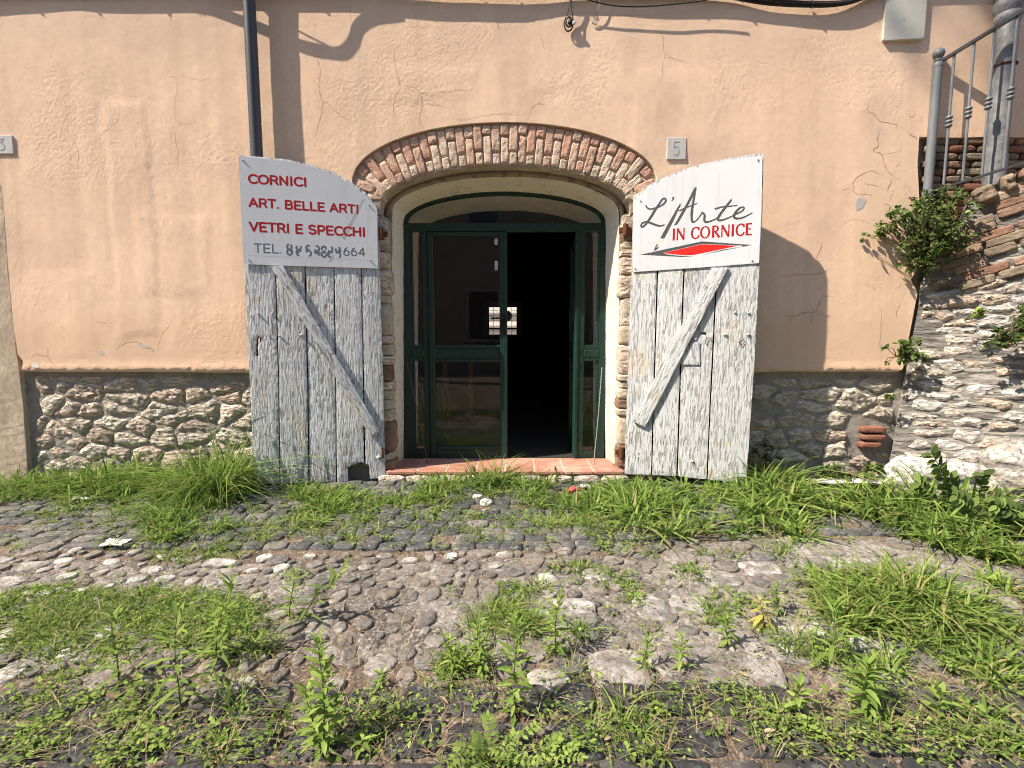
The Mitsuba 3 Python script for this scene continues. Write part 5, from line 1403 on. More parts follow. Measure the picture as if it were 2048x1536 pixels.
# the big pale flags that the photograph shows, from their pixels
for px, py, rx, ry, hue in ((1135, 1228, 62, 30, 1.0), (1240, 1345, 64, 46, 0.80), (1340, 1330, 40, 30, 0.70), (1395, 1335, 70, 52, 0.66), (1510, 1345, 52, 40, 0.74), (1100, 1365, 44, 26, 0.7), (1195, 1150, 30, 14, 0.75), (1095, 1170, 26, 26, 0.85), (1065, 1125, 24, 18, 0.4), (1620, 1095, 62, 20, 0.62), (1720, 1098, 60, 18, 0.66), (1520, 1140, 40, 14, 0.9), (1440, 1160, 40, 16, 0.85), (1380, 1210, 42, 20, 0.8), (1300, 1215, 34, 26, 1.0), (1640, 1130, 50, 14, 0.8), (1740, 1132, 46, 14, 0.8), (1600, 1260, 46, 22, 0.8), (1750, 1300, 40, 24, 0.95), (1590, 1310, 50, 24, 0.85), (1480, 1290, 40, 20, 0.7),
        (775, 1185, 22, 12, 0.55), (818, 1190, 20, 16, 0.3), (863, 1190, 17, 17, 0.2), (905, 1190, 20, 14, 0.4), (942, 1190, 16, 18, 0.25), (982, 1188, 18, 20, 0.25), (947, 1165, 10, 10, 0.5), (710, 1178, 14, 12, 0.1), (676, 1192, 16, 14, 0.6), (800, 1235, 28, 12, 0.4), (855, 1235, 20, 16, 0.2), (790, 1275, 18, 12, 0.45), (850, 1262, 12, 10, 0.8), (815, 1306, 18, 12, 0.3), (812, 1350, 20, 20, 0.45), (745, 1290, 14, 8, 0.5), (680, 1252, 14, 12, 0.75), (585, 1285, 26, 12, 0.5), (565, 1370, 18, 12, 0.35), (485, 1370, 26, 16, 0.75), (410, 1390, 30, 20, 0.4), (280, 1370, 28, 20, 0.5), (668, 1370, 20, 18, 0.6),
        (60, 1135, 30, 9, 0.75), (15, 1165, 36, 10, 0.8), (130, 1124, 20, 6, 0.95), (135, 1155, 18, 7, 0.95), (200, 1148, 15, 8, 0.95), (95, 1150, 16, 6, 0.5), (165, 1180, 17, 6, 1.0), (225, 1126, 18, 6, 0.9), (275, 1158, 20, 10, 1.0), (330, 1157, 22, 9, 0.95), (305, 1140, 24, 6, 1.0), (375, 1148, 16, 5, 1.0), (415, 1170, 22, 8, 0.95), (385, 1163, 15, 8, 0.9), (440, 1128, 34, 8, 1.0), (530, 1118, 16, 8, 1.0), (475, 1166, 34, 8, 0.7), (505, 1145, 15, 5, 0.9), (565, 1140, 18, 8, 0.9), (515, 1198, 14, 9, 0.9), (60, 1185, 22, 6, 0.9), (90, 1188, 18, 6, 0.9), (120, 1196, 10, 5, 0.9), (553, 1232, 24, 10, 0.8), (490, 1230, 20, 9, 0.6), (620, 1115, 14, 5, 0.9), (860, 1112, 10, 10, 0.6), (900, 1112, 14, 8, 0.5), (960, 1110, 26, 8, 0.6), (770, 1112, 18, 7, 0.7), (820, 1120, 20, 5, 0.8), (985, 1135, 24, 7, 0.9), (1130, 1105, 16, 8, 0.7), (1010, 1112, 20, 6, 0.9), (730, 1135, 16, 6, 0.6), (690, 1160, 24, 6, 0.5)):
    x, y = G(px, py); xr = G(px + rx, py)[0] - x; yr = (G(px, py - ry)[1] - G(px, py + ry)[1]) / 2
    taken.append((x, y, max(xr, yr) * 0.8)); put(x, y, xr, yr / xr, rng.uniform(-0.25, 0.25) if rx < 30 else 0.0, hue, len(cand), p=2.2 if rx < 30 else 3.2)
for k in range(9000):
    x, y = rng.uniform(-4.6, 4.6), rng.uniform(Y2 - 0.02, Y1 + 0.24)
    if y > y_edge(x) + 0.03: continue
    r = rng.uniform(0.022, 0.075)
    if x > 0.6: r *= 1.35
    if in_view(x, y) and free(x, y, r * 1.06):
        taken.append((x, y, r))
        hue = rng.choice([0.0, 0.15, 0.3, 0.4, 0.5, 0.65]) if x > -1.4 else rng.choice([0.2, 0.4, 0.5, 0.75, 0.95])
        put(x, y, r, rng.uniform(0.6, 1.0), rng.uniform(0, 3.1), hue, len(cand))
order = sorted(range(len(cand)), key=lambda i: -cand[i][2] / ((cand[i][1] - CAM[1]) ** 2 + cand[i][0] ** 2 + 1.5) ** 0.5)
rest = []
for n_, i in enumerate(order):
    x, y, r, e, a, hue, sd, lift, pw = cand[i]
    rr = np.random.default_rng(7000 + sd)
    h = 0.030 if pw < 3 else 0.04
    tz_ = np.array([[1, 0, rr.uniform(-.08, .08)], [0, 1, rr.uniform(-.08, .08)], [0, 0, 1]])
    v, f = rock((r * 0.97, r * e * 0.97, h), p=pw, amp=0.17 if pw < 3 else 0.22, freq=1.7, seed=7000 + sd, sub=3 if r > 0.06 else 2, R=rotz(a) @ tz_, at=(x, y, float(gz(x, y)) - h + 0.004 + rr.uniform(0.000, 0.008)), flat=1.8)
    uv = cuv(len(v), rr.random(), hue)
    if n_ < 300: add('stone', (v, f), 'cobble', 'street', smooth=True, uv=uv)
    else: rest.append((v, f, uv))
if rest:
    add('stone', cat_mesh([r[:2] for r in rest]), 'cobble', 'street', kind='stuff', smooth=True, uv=np.vstack([r[2] for r in rest]))

# the bed between them, with a groove round every stone
bed_poly = Polygon(edge1 + edge2[::-1])
p, t = fill(bed_poly, 0.017, 0.03, 3)
cc = np.array([c[:2] for c in cand]); cr = np.array([[c[2], c[2] * c[3], c[4]] for c in cand])
dist, near = cKDTree(cc).query(p, k=6)
gr = np.zeros(len(p))
for k in range(6):
    d = p - cc[near[:, k]]; a_ = cr[near[:, k], 2]
    lx, ly = d[:, 0] * np.cos(a_) + d[:, 1] * np.sin(a_), -d[:, 0] * np.sin(a_) + d[:, 1] * np.cos(a_)
    e = (np.sqrt((lx / cr[near[:, k], 0]) ** 2 + (ly / cr[near[:, k], 1]) ** 2) - 1.0) * np.minimum(cr[near[:, k], 0], cr[near[:, k], 1])
    gr = np.maximum(gr, np.exp(-((e - 0.002) / 0.009) ** 2))
gr = gr * np.clip(2.2 * meshkit.fbm(np.column_stack([p * 5, p[:, :1] * 0]), 3, 8) - 0.35, 0.1, 1)
ed = shapely.distance(bed_poly.exterior, shapely.points(p))
nb = 0.014 * (meshkit.fbm(np.column_stack([p * 9, p[:, :1] * 0 + 3]), 4, 3) - 0.5)
scene['street'] = mikit.ply((np.column_stack([p, gz(p[:, 0], p[:, 1]) + nb + 0.002 - 0.010 * gr - 0.035 * np.exp(-ed / 0.04)]), t), 'road_bed', smooth=True, uv=np.column_stack([gr, gr * 0]))
labels['street'] = {'label': 'middle strip of mixed pale cobbles set in grey mortar and dirt', 'kind': 'structure'}

# ================================================================ PLANTS
def blades(base, h, w, az, lean, droop, tone, hue, seg=4, rng=None):
    """grass blades, all at once; base (n, 3), the rest (n,)"""
    n = len(base)
    t = np.linspace(0, 1, seg + 1)[None, :]
    out = h[:, None] * (lean[:, None] * t + droop[:, None] * t ** 2.2)
    up_ = h[:, None] * (t - 0.55 * np.minimum(droop, 1.3)[:, None] * t ** 2.6)
    d = np.stack([np.cos(az), np.sin(az)], 1)
    side = np.stack([-np.sin(az), np.cos(az)], 1)
    twist = (rng.uniform(-0.6, 0.6, n))[:, None] * t
    prof = w[:, None] * np.clip(np.minimum(0.55 + t * 2.2, (1 - t) * 1.6 + 0.03), 0, 1)
    c = np.stack([base[:, 0:1] + d[:, 0:1] * out, base[:, 1:2] + d[:, 1:2] * out, base[:, 2:3] + np.maximum(up_, 0.002)], -1)
    sx = side[:, None, :] * np.cos(twist)[..., None]
    s = np.concatenate([sx, np.sin(twist)[..., None]], -1) * prof[..., None] / 2
    v = np.stack([c - s, c + s], 2)                    # n, seg+1, 2, 3
    k = (seg + 1) * 2
    i = np.arange(seg)
    f1 = np.vstack([np.column_stack([2 * i, 2 * i + 1, 2 * i + 3]), np.column_stack([2 * i, 2 * i + 3, 2 * i + 2])])
    f = (f1[None] + (np.arange(n) * k)[:, None, None]).reshape(-1, 3)
    uv = np.repeat(np.stack([tone, hue], 1), k, axis=0)
    return v.reshape(-1, 3), f, uv
def leaves(base, d, nrm, l, w, tone, hue, fold=0.25, curl=0.25, wide=0.42):
    """small leaves: base point, direction, upper side; lance-shaped, folded along the rib, drooping at the tip"""
    n = len(base)
    d = d / np.linalg.norm(d, axis=1, keepdims=True)
    s = np.cross(d, nrm); s /= np.linalg.norm(s, axis=1, keepdims=True) + 1e-9
    u = np.cross(s, d)
    ts = [0.0, wide * 0.5, wide, 0.75, 1.0]; ws = [0.12, 0.8, 1.0, 0.66, 0.02]
    rows = []
    for t, ww in zip(ts, ws):
        c = base + d * (l * t)[:, None] - u * (l * curl * t * t)[:, None]
        e = s * (w * ww / 2)[:, None]; up_ = u * (w * ww * fold / 2)[:, None]
        rows += [c - e + up_, c, c + e + up_]
    v = np.stack(rows, 1)
    k = 15
    f1 = []
    for r in range(4):
        for q in range(2):
            a = r * 3 + q
            f1 += [[a, a + 1, a + 4], [a, a + 4, a + 3]]
    f = (np.array(f1)[None] + (np.arange(n) * k)[:, None, None]).reshape(-1, 3)
    return v.reshape(-1, 3), f, np.repeat(np.stack([tone, hue], 1), k, axis=0)
def merge(parts):
    v, f = cat_mesh([p[:2] for p in parts])
    return (v, f), np.vstack([p[2] for p in parts])
def rand_unit(rng, n, zlo=0.0, zhi=1.0):
    a = rng.uniform(0, 2 * np.pi, n); z = rng.uniform(zlo, zhi, n); r = np.sqrt(1 - z * z)
    return np.stack([r * np.cos(a), r * np.sin(a), z], 1)

# ---- the grass: patches by their place in the picture (px, py, half width, half height, blades per dm2, height, width, hue, kind)
TALL, TURF, HERB, CLUMP, LOW = 0, 1, 2, 3, 4
patches = []
def patch(px, py, rx, ry, n, h, w, hue, kind):
    patches.append((px, py, rx, ry, n, h, w, hue, kind))
# left, along the wall
for px, py, rx, ry, n, h in ((60, 965, 90, 26, 420, .12), (190, 960, 90, 30, 420, .14), (320, 955, 90, 34, 520, .16), (250, 925, 60, 14, 120, .22), (420, 945, 70, 44, 620, .19), (470, 940, 34, 26, 300, .30), (400, 1010, 80, 36, 520, .12), (380, 1062, 70, 30, 420, .09), (60, 1000, 80, 18, 260, .08), (210, 1000, 80, 24, 240, .08), (30, 1000, 40, 14, 120, .07), (448, 984, 26, 18, 380, .34), (440, 992, 44, 22, 420, .27), (380, 990, 50, 20, 260, .22), (395, 980, 50, 12, 200, .19), (190, 985, 90, 18, 240, .13), (320, 985, 90, 22, 320, .16), (250, 978, 70, 10, 160, .17), (120, 980, 100, 12, 180, .12), (30, 985, 40, 12, 100, .12)):
    patch(px, py, rx, ry, int(n * 1.0), h, 0.0115, 0.46, TALL)
# before the left shutter and the threshold
for px, py, rx, ry, n, h in ((575, 1005, 50, 22, 240, .07), (640, 998, 70, 20, 380, .065), (720, 996, 70, 20, 380, .07), (790, 992, 60, 20, 300, .09), (690, 1010, 120, 26, 320, .08), (600, 1030, 90, 26, 260, .07), (850, 985, 50, 20, 220, .11), (905, 975, 40, 14, 160, .12), (995, 975, 46, 18, 300, .16), (1030, 985, 60, 22, 360, .14), (1100, 1000, 60, 26, 260, .09), (870, 1015, 60, 20, 140, .06), (1150, 1010, 70, 26, 300, .07)):
    patch(px, py, rx, ry, int(n * 1.1), h, 0.0115, 0.45, TALL)
# right, lush
for px, py, rx, ry, n, h in ((1260, 995, 60, 26, 460, .09), (1310, 1004, 70, 32, 540, .10), (1250, 1030, 70, 32, 420, .12), (1330, 1045, 80, 36, 480, .13), (1390, 996, 60, 24, 300, .08), (1450, 994, 60, 20, 320, .08), (1530, 985, 60, 26, 460, .20), (1580, 1005, 60, 30, 480, .20), (1500, 1020, 60, 30, 360, .15), (1550, 1050, 60, 30, 380, .14), (1640, 1010, 60, 28, 400, .16), (1720, 1020, 60, 28, 420, .16), (1800, 1030, 60, 28, 420, .17), (1560, 978, 40, 10, 120, .18), (1880, 1030, 60, 34, 460, .22), (1960, 1050, 60, 40, 460, .20), (2030, 1070, 50, 40, 380, .18), (1830, 1060, 80, 26, 340, .14), (1930, 1095, 80, 26, 340, .14), (2010, 1120, 50, 24, 260, .12), (1450, 1060, 60, 24, 200, .08)):
    patch(px, py, rx, ry, int(n * 0.62), h, 0.0190, 0.43, TALL)
for px, py, rx, ry, n, h in ((1680, 1190, 60, 36, 300, .15), (1750, 1200, 80, 40, 420, .17), (1830, 1220, 80, 44, 420, .16), (1900, 1240, 80, 40, 360, .14), (1700, 1240, 60, 34, 260, .12), (1790, 1270, 80, 30, 300, .11), (1880, 1290, 80, 34, 300, .10), (1980, 1260, 60, 40, 240, .09), (1960, 1330, 80, 40, 300, .09), (2020, 1380, 50, 50, 260, .10), (1780, 1360, 60, 34, 200, .10), (1990, 1470, 60, 50, 240, .12), (2020, 1190, 40, 30, 160, .09)):
    patch(px, py, rx, ry, int(n * 0.75), h, 0.0125, 0.44, LOW)
# foreground left: matted turf with thin blades
for px, py, rx, ry, n, h in ((60, 1210, 100, 34, 800, .05), (170, 1215, 100, 34, 800, .05), (290, 1215, 100, 34, 800, .055), (390, 1235, 100, 36, 700, .06), (460, 1250, 70, 34, 480, .06), (60, 1260, 90, 34, 560, .05), (180, 1270, 110, 34, 520, .05), (310, 1270, 90, 34, 400, .05), (60, 1310, 80, 34, 300, .05), (420, 1300, 70, 30, 260, .05), (150, 1330, 90, 34, 220, .05), (90, 1400, 90, 44, 260, .06), (60, 1480, 90, 44, 240, .06)):
    patch(px, py, rx, ry, n, h, 0.0045, 0.36, TURF)
# clumps here and there
for px, py, rx, ry, n, h in ((1010, 1225, 30, 22, 160, .12), (1050, 1245, 36, 22, 160, .12), (975, 1255, 36, 24, 120, .11), (1020, 1180, 24, 10, 80, .07), (1070, 1180, 26, 12, 90, .07), (1165, 1140, 40, 14, 120, .05), (1230, 1160, 44, 18, 140, .05), (1280, 1190, 36, 18, 110, .06), (1370, 1150, 34, 16, 120, .07), (1450, 1210, 40, 26, 140, .06), (1420, 1240, 36, 16, 90, .05), (1170, 1260, 30, 14, 60, .05), (900, 1365, 34, 26, 120, .08), (880, 1330, 30, 14, 60, .06), (950, 1320, 40, 24, 110, .08), (1150, 1350, 24, 18, 60, .08), (730, 1440, 34, 20, 90, .08), (800, 1440, 30, 16, 60, .07), (470, 1430, 40, 34, 110, .13), (450, 1490, 40, 30, 110, .12), (250, 1420, 50, 28, 110, .09), (300, 1480, 50, 30, 90, .07), (530, 1290, 30, 16, 80, .07), (500, 1310, 24, 14, 60, .08), (560, 1430, 40, 24, 70, .07), (1260, 1440, 40, 26, 80, .11), (1300, 1490, 50, 30, 90, .10), (1215, 1480, 40, 26, 60, .09), (1350, 1430, 40, 24, 70, .08), (1570, 1290, 30, 26, 60, .13), (1680, 1330, 50, 30, 110, .09), (1560, 1470, 40, 26, 70, .09), (1870, 1470, 60, 40, 120, .10), (1730, 1400, 40, 30, 100, .10), (1740, 1480, 60, 34, 90, .09), (1490, 1440, 40, 20, 60, .07), (1640, 1500, 50, 26, 70, .08), (1890, 1400, 60, 30, 120, .08), (1260, 1110, 40, 16, 120, .06), (1560, 1110, 40, 12, 100, .08), (1440, 1110, 40, 14, 60, .05), (830, 1050, 70, 18, 160, .06), (960, 1070, 70, 16, 170, .06), (1000, 1045, 80, 18, 170, .06), (900, 1030, 80, 18, 190, .07), (1060, 1050, 70, 18, 240, .07), (1120, 1065, 70, 20, 300, .08), (1190, 1055, 70, 24, 340, .09), (780, 1025, 80, 18, 220, .07), (560, 1060, 80, 20, 300, .08), (650, 1050, 80, 20, 320, .08), (600, 1010, 90, 20, 260, .10), (720, 1010, 90, 18, 260, .09), (860, 1000, 80, 14, 200, .09), (130, 1020, 130, 16, 260, .06), (280, 1030, 100, 20, 260, .07), (590, 1160, 30, 8, 70, .04), (440, 1110, 50, 16, 160, .06), (350, 1115, 50, 14, 160, .06), (720, 1060, 60, 18, 120, .05), (640, 1080, 60, 14, 90, .05), (500, 1085, 60, 16, 140, .06), (150, 1035, 80, 16, 120, .04), (250, 1060, 60, 18, 110, .04), (90, 1055, 60, 12, 60, .03)):
    patch(px, py, rx, ry, n, h, 0.0065, 0.45, CLUMP)
rng = np.random.default_rng(91)
parts, herb = [], []
def clear(x, y, rng):
    """no grass inside walls, boards or the threshold"""
    ok = y < -0.06
    ok &= ~((np.abs(x) < 1.02) & (y > -0.12))
    for bd in (LB, RB):
        r = np.column_stack([x - bd.O[0], y - bd.O[1]])
        u, w = r @ bd.U[:2], r @ bd.N[:2]
        ok &= ~((u > -0.02) & (u < bd.W + 0.02) & (w < 0.03) & (w > -0.15))
    r = np.column_stack([x - A0[0], y - A0[1]])
    u, w = r @ SD[:2], r @ SN[:2]
    ok &= ~((w < 0.22) & (u > -0.4))
    return ok
for px, py, rx, ry, n, h, w, hue, kind in patches:
    x0, y0 = G(px, py); ax = G(px + rx, py)[0] - x0
    ay = (G(px, max(py - ry, 905))[1] - G(px, py + ry)[1]) / 2
    n = int(n * {TALL: 1.35, TURF: 1.5, CLUMP: 0.60 if py > 1330 else 1.3, LOW: 1.25 if py < 1310 else 0.7}[kind] * (0.5 if kind == TURF and py > 1290 else 1)); h = h * {TALL: 1.75, TURF: 0.9, CLUMP: 1.1, LOW: 1.35}[kind]
    a = rng.uniform(0, 2 * np.pi, n); r = np.sqrt(rng.uniform(0, 1, n)) * rng.choice([0.7, 1.0, 1.15], n)
    # blades grow in tufts
    nt = max(3, n // 14)
    ta = rng.uniform(0, 2 * np.pi, nt); tr = np.sqrt(rng.uniform(0, 1, nt)) * 1.1
    pick = rng.integers(0, nt, n)
    bx_ = x0 + ax * tr[pick] * np.cos(ta[pick]) + rng.normal(0, 0.020, n)
    by_ = y0 + ay * tr[pick] * np.sin(ta[pick]) + rng.normal(0, 0.020, n)
    ok = clear(bx_, by_, rng)
    bx_, by_, pick = bx_[ok], by_[ok], pick[ok]; n = len(bx_)
    if n == 0: continue
    msk = meshkit.fbm(np.column_stack([bx_ * 2.6, by_ * 3.2, bx_ * 0 + 4]), 3, 6)
    if kind == TALL:
        keep_ = msk + rng.uniform(-0.08, 0.08, n) > 0.40
        bx_, by_, pick, msk = bx_[keep_], by_[keep_], pick[keep_], msk[keep_]; n = len(bx_)
        if n == 0: continue
    th = rng.uniform(0.4, 1.35, nt)[pick]
    base = np.column_stack([bx_, by_, gz(bx_, by_) - 0.004])
    rr = tr[pick]
    hh = h * th * rng.uniform(0.45, 1.15, n) * (1.0 - 0.35 * np.clip(rr, 0, 1)) * np.clip(0.35 + 1.3 * msk, 0.5, 1.3)
    out_az = np.arctan2(by_ - (y0 + ay * tr[pick] * np.sin(ta[pick])), bx_ - (x0 + ax * tr[pick] * np.cos(ta[pick]))) + rng.normal(0, 0.6, n)
    if kind == TURF:
        lean = rng.uniform(0.3, 1.3, n); droop = rng.uniform(0.2, 1.2, n)
    else:
        lean = rng.uniform(0.02, 0.75, n); droop = rng.uniform(0.05, 1.5, n) ** 1.0
    tone = np.clip(rng.uniform(0, 1, n) + rng.uniform(-0.25, 0.25, nt)[pick], 0, 1)
    hu = np.clip(hue + rng.normal(0, 0.09, n) + rng.uniform(-0.08, 0.08, nt)[pick], 0.05, 0.6)
    dead = rng.random(n) < (0.07 if kind == TALL else 0.16)
    hu = np.where(dead, rng.uniform(0.8, 1.0, n), hu)
    parts.append(blades(base, hh, w * rng.uniform(0.55, 1.25, n), out_az, lean, droop, tone, hu, 4, rng))
    # small leaves at the foot of the grass
    m_ = n // 2 if kind == TURF else n // 3
    if m_:
        sel = rng.integers(0, n, m_)
        b = base[sel] + np.column_stack([rng.normal(0, 0.02, (m_, 2)), rng.uniform(0.004, 0.35 * h, m_)])
        dd = rand_unit(rng, m_, -0.1, 0.8)
        herb.append(leaves(b, dd, rand_unit(rng, m_, 0.6, 1.0), rng.uniform(0.012, 0.032, m_), rng.uniform(0.006, 0.013, m_), rng.uniform(0, 1, m_), np.clip(rng.normal(0.40, 0.12, m_), 0, 0.7)))
m_, uv = merge(parts)
N_BLADES = len(m_[1]) // 8
add('grass', m_, 'foliage', None, 'bright green grass growing between the stones and along the wall', 'grass', kind='stuff', smooth=True, uv=uv)
# low herbs: little rosettes of clover-like leaves in the joints
hp = []
spots = [(x, y) for x, y in zip(rng.uniform(0, 2048, 900), rng.uniform(1130, 1536, 900))] + [(x, y) for x, y in zip(rng.uniform(0, 1700, 420), rng.uniform(985, 1105, 420))]
for px, py in spots:
    dens = 0.14 + 0.30 * (py > 1380) + 0.2 * (px < 500) + 0.25 * (px > 1500)
    dens = 0.55 if py < 1110 else dens
    dens *= 0.25 if (560 < px < 900 and 1130 < py < 1370) else 1.0
    if rng.random() > dens: continue
    x, y = G(px, py)
    n = rng.integers(6, 30)
    sp = rng.uniform(0.015, 0.05)
    b = np.column_stack([x + rng.normal(0, sp, n), y + rng.normal(0, sp, n), np.zeros(n)])
    b[:, 2] = gz(b[:, 0], b[:, 1]) + rng.uniform(0.008, 0.045, n)
    s_ = rng.choice([0.9, 1.0, 1.5])
    hp.append(leaves(b, rand_unit(rng, n, -0.1, 0.5), rand_unit(rng, n, 0.75, 1.0), s_ * rng.uniform(0.008, 0.018, n), s_ * rng.uniform(0.006, 0.012, n), rng.uniform(0.2, 1, n), np.clip(rng.normal(rng.choice([0.3, 0.45, 0.52]), 0.08, n), 0, 0.6), wide=0.55))
m_, uv = merge(herb + hp)
add('ground_herbs', m_, 'foliage', None, 'low small-leaved herbs creeping between the setts', 'ground cover', kind='stuff', smooth=True, uv=uv)
# dead stalks and litter fibres on the ground
n = 2600
px, py = rng.uniform(0, 2048, n), 1010 + 526 * rng.uniform(0, 1, n) ** 0.7
xy = np.array([G(a, b) for a, b in zip(px, py)])
dead = blades(np.column_stack([xy, gz(xy[:, 0], xy[:, 1]) + 0.012]), rng.uniform(0.012, 0.075, n), rng.uniform(0.0012, 0.0035, n), rng.uniform(0, 6.28, n), rng.uniform(0.8, 1.4, n), np.full(n, 0.75), rng.uniform(0, 1, n), rng.uniform(0.75, 1, n), 3, rng)
add('dead_grass', dead[:2], 'dry_leaf', None, 'dry brown and straw-coloured grass stalks scattered on the stones', 'dry grass', kind='stuff', smooth=True, uv=dead[2])

# ================================================================ SINGLE PLANTS
def weed(px, py, h, nl, ll, lw, hue, lean, label, cat='weed', group=None, seed=0, elev=(1.1, 0.15), top_tuft=0, stem_r=0.0028, fold=0.3, base=None, wide=0.42, opposite=False, bare=0.08, jitter_hue=0.05):
    rng = np.random.default_rng(seed)
    nl = int(nl * 1.35); ll *= 0.78; lw *= 0.72; h *= 0.88; hue = min(hue + 0.12, 0.52) if hue < 0.6 and cat == 'weed' else hue
    S = thing('weed' if cat == 'weed' else cat.replace(' ', '_'), label, cat, group)
    if base is None:
        x, y = G(px, py); b = np.array([x, y, float(gz(x, y)) - 0.005])
    else:
        b = np.asarray(base, float)
    lean = np.array([lean[0], lean[1]])
    t = np.linspace(0, 1, 9)
    st = np.column_stack([b[0] + h * lean[0] * t ** 1.5 + 0.012 * np.sin(t * 5 + seed) * t, b[1] + h * lean[1] * t ** 1.5, b[2] + h * t * (1 - 0.18 * np.linalg.norm(lean) * t)])
    add('stem', tube(st, np.linspace(stem_r, stem_r * 0.45, 9), 6), 'stem', S, smooth=60)
    az = rng.uniform(0, 6.28)
    for i in range(nl):
        f_ = (i + 0.5) / nl
        tt_ = bare + (1 - bare) * f_
        p = np.array([np.interp(tt_, t, st[:, k]) for k in range(3)])
        az += (math.pi if (opposite and i % 2) else 2.4) + rng.uniform(-0.35, 0.35) + (1.3 if opposite and i % 2 == 0 else 0)
        if opposite and i % 2: p = pl_last
        pl_last = p
        el = elev[1] + (elev[0] - elev[1]) * f_ ** 1.6 + rng.uniform(-0.18, 0.18)
        d = np.array([math.cos(az) * math.cos(el), math.sin(az) * math.cos(el), math.sin(el)])
        up_ = np.array([-math.cos(az) * math.sin(el), -math.sin(az) * math.sin(el), math.cos(el)]) + rng.normal(0, 0.12, 3)
        size = rng.uniform(0.75, 1.15) * (0.65 + 0.7 * math.sin(math.pi * min(0.92, 0.22 + 0.68 * f_)))
        v, f, uv = leaves(p[None], d[None], up_[None], np.array([ll * size]), np.array([lw * size]), np.array([rng.uniform(0.3, 1)]), np.array([np.clip(hue + rng.normal(0, jitter_hue), 0, 2)]), fold, rng.uniform(0.1, 0.5), wide)
        add('leaf', (v, f), 'foliage', S, smooth=True, uv=uv)
    return S
W1 = 'lance-leaved weeds standing up between the stones'
weed(238, 1372, 0.30, 22, 0.075, 0.017, 0.22, (-0.12, 0.15), 'tall thin-leaved weed with a leaning tip, leftmost upright weed of the foreground', group=W1, seed=1)
weed(362, 1432, 0.40, 22, 0.095, 0.018, 0.26, (-0.06, 0.1), 'tall thin weed, second upright one from the left in the foreground', group=W1, seed=2, bare=0.2)
weed(432, 1330, 0.36, 30, 0.085, 0.017, 0.28, (0.10, 0.2), 'bushy upright weed with a dense leafy tip, left of the bare cobbled patch', group=W1, seed=3)
weed(580, 1245, 0.26, 26, 0.055, 0.013, 0.36, (0.05, 0.12), 'slender pale weed rising at the left rim of the bare cobbles', group=W1, seed=4)
weed(600, 1250, 0.30, 16, 0.10, 0.021, 0.20, (0.75, 0.35), 'dark weed with long leaves leaning to the right over the bare cobbles', group=W1, seed=5)
weed(648, 1508, 0.40, 44, 0.060, 0.019, 0.40, (-0.03, 0.12), 'tall pale green leafy weed, the column-like one left of the foreground middle', group=W1, seed=6, bare=0.02)
weed(632, 1500, 0.24, 26, 0.055, 0.018, 0.38, (-0.10, 0.05), 'lower leafy shoot at the foot of the tall pale weed', group=W1, seed=7)
weed(962, 1352, 0.24, 30, 0.06, 0.017, 0.36, (-0.05, 0.1), 'leafy weed at the left of the middle clump', group=W1, seed=8)
weed(1112, 1312, 0.27, 32, 0.065, 0.015, 0.34, (0.02, 0.1), 'straight weed with a star-like leafy tip, right of the middle clump', group=W1, seed=9)
weed(1030, 1440, 0.36, 36, 0.070, 0.017, 0.32, (-0.02, 0.2), 'tall weed with a dense tip in the middle foreground', group=W1, seed=10, bare=0.02)
weed(760, 1372, 0.07, 14, 0.045, 0.012, 0.36, (0.0, 0.0), 'tiny rosette weed alone on the cobbles, left of the middle', group=W1, seed=11)
weed(905, 1352, 0.18, 22, 0.05, 0.015, 0.42, (-0.12, 0.0), 'short yellowish-green weed beside the middle clump', group=W1, seed=12)
weed(1525, 1262, 0.15, 18, 0.070, 0.022, 1.40, (-0.05, 0.0), 'bright yellow withering weed at the right of the pale flagstones', seed=13, elev=(0.7, -0.6), jitter_hue=0.05)
weed(1555, 1235, 0.17, 20, 0.04, 0.014, 0.46, (0.0, 0.1), 'small fresh weed just behind the yellow one', group=W1, seed=14)
weed(1735, 1440, 0.20, 34, 0.075, 0.022, 0.34, (-0.05, 0.1), 'broad bushy weed in the right foreground', group=W1, seed=15)
weed(1880, 1445, 0.12, 8, 0.06, 0.034, 0.30, (-0.1, 0.1), 'round-leaved seedling in the right foreground', seed=16, wide=0.5)
weed(1285, 1340, 0.14, 18, 0.055, 0.012, 0.36, (0.1, 0.0), 'thin weed at the edge of the pale flagstones', group=W1, seed=17)
weed(1660, 1330, 0.24, 14, 0.12, 0.018, 0.40, (0.05, 0.0), 'long-bladed upright weed beside the right-hand grass', group=W1, seed=18)
weed(1590, 1440, 0.14, 16, 0.06, 0.018, 0.40, (0.1, 0.0), 'small weed between the dark setts, right of the middle', group=W1, seed=19)
weed(730, 1500, 0.05, 12, 0.06, 0.020, 0.34, (0.0, 0.0), 'flat rosette between the dark setts, left of the middle', seed=20, elev=(0.5, 0.05))
weed(1455, 1300, 0.16, 18, 0.05, 0.016, 0.40, (0, 0.1), 'slim weed growing at the rim of the largest flagstone', group=W1, seed=21)
weed(1365, 1345, 0.16, 16, 0.05, 0.014, 0.40, (-0.1, 0.1), 'slim weed on the joint between two pale flagstones', group=W1, seed=22)
weed(1600, 958, 0.42, 5, 0.14, 0.016, 0.44, (-0.12, 0.02), 'tall seeding grass stalk before the wall, right of the right shutter', seed=23, bare=0.3)
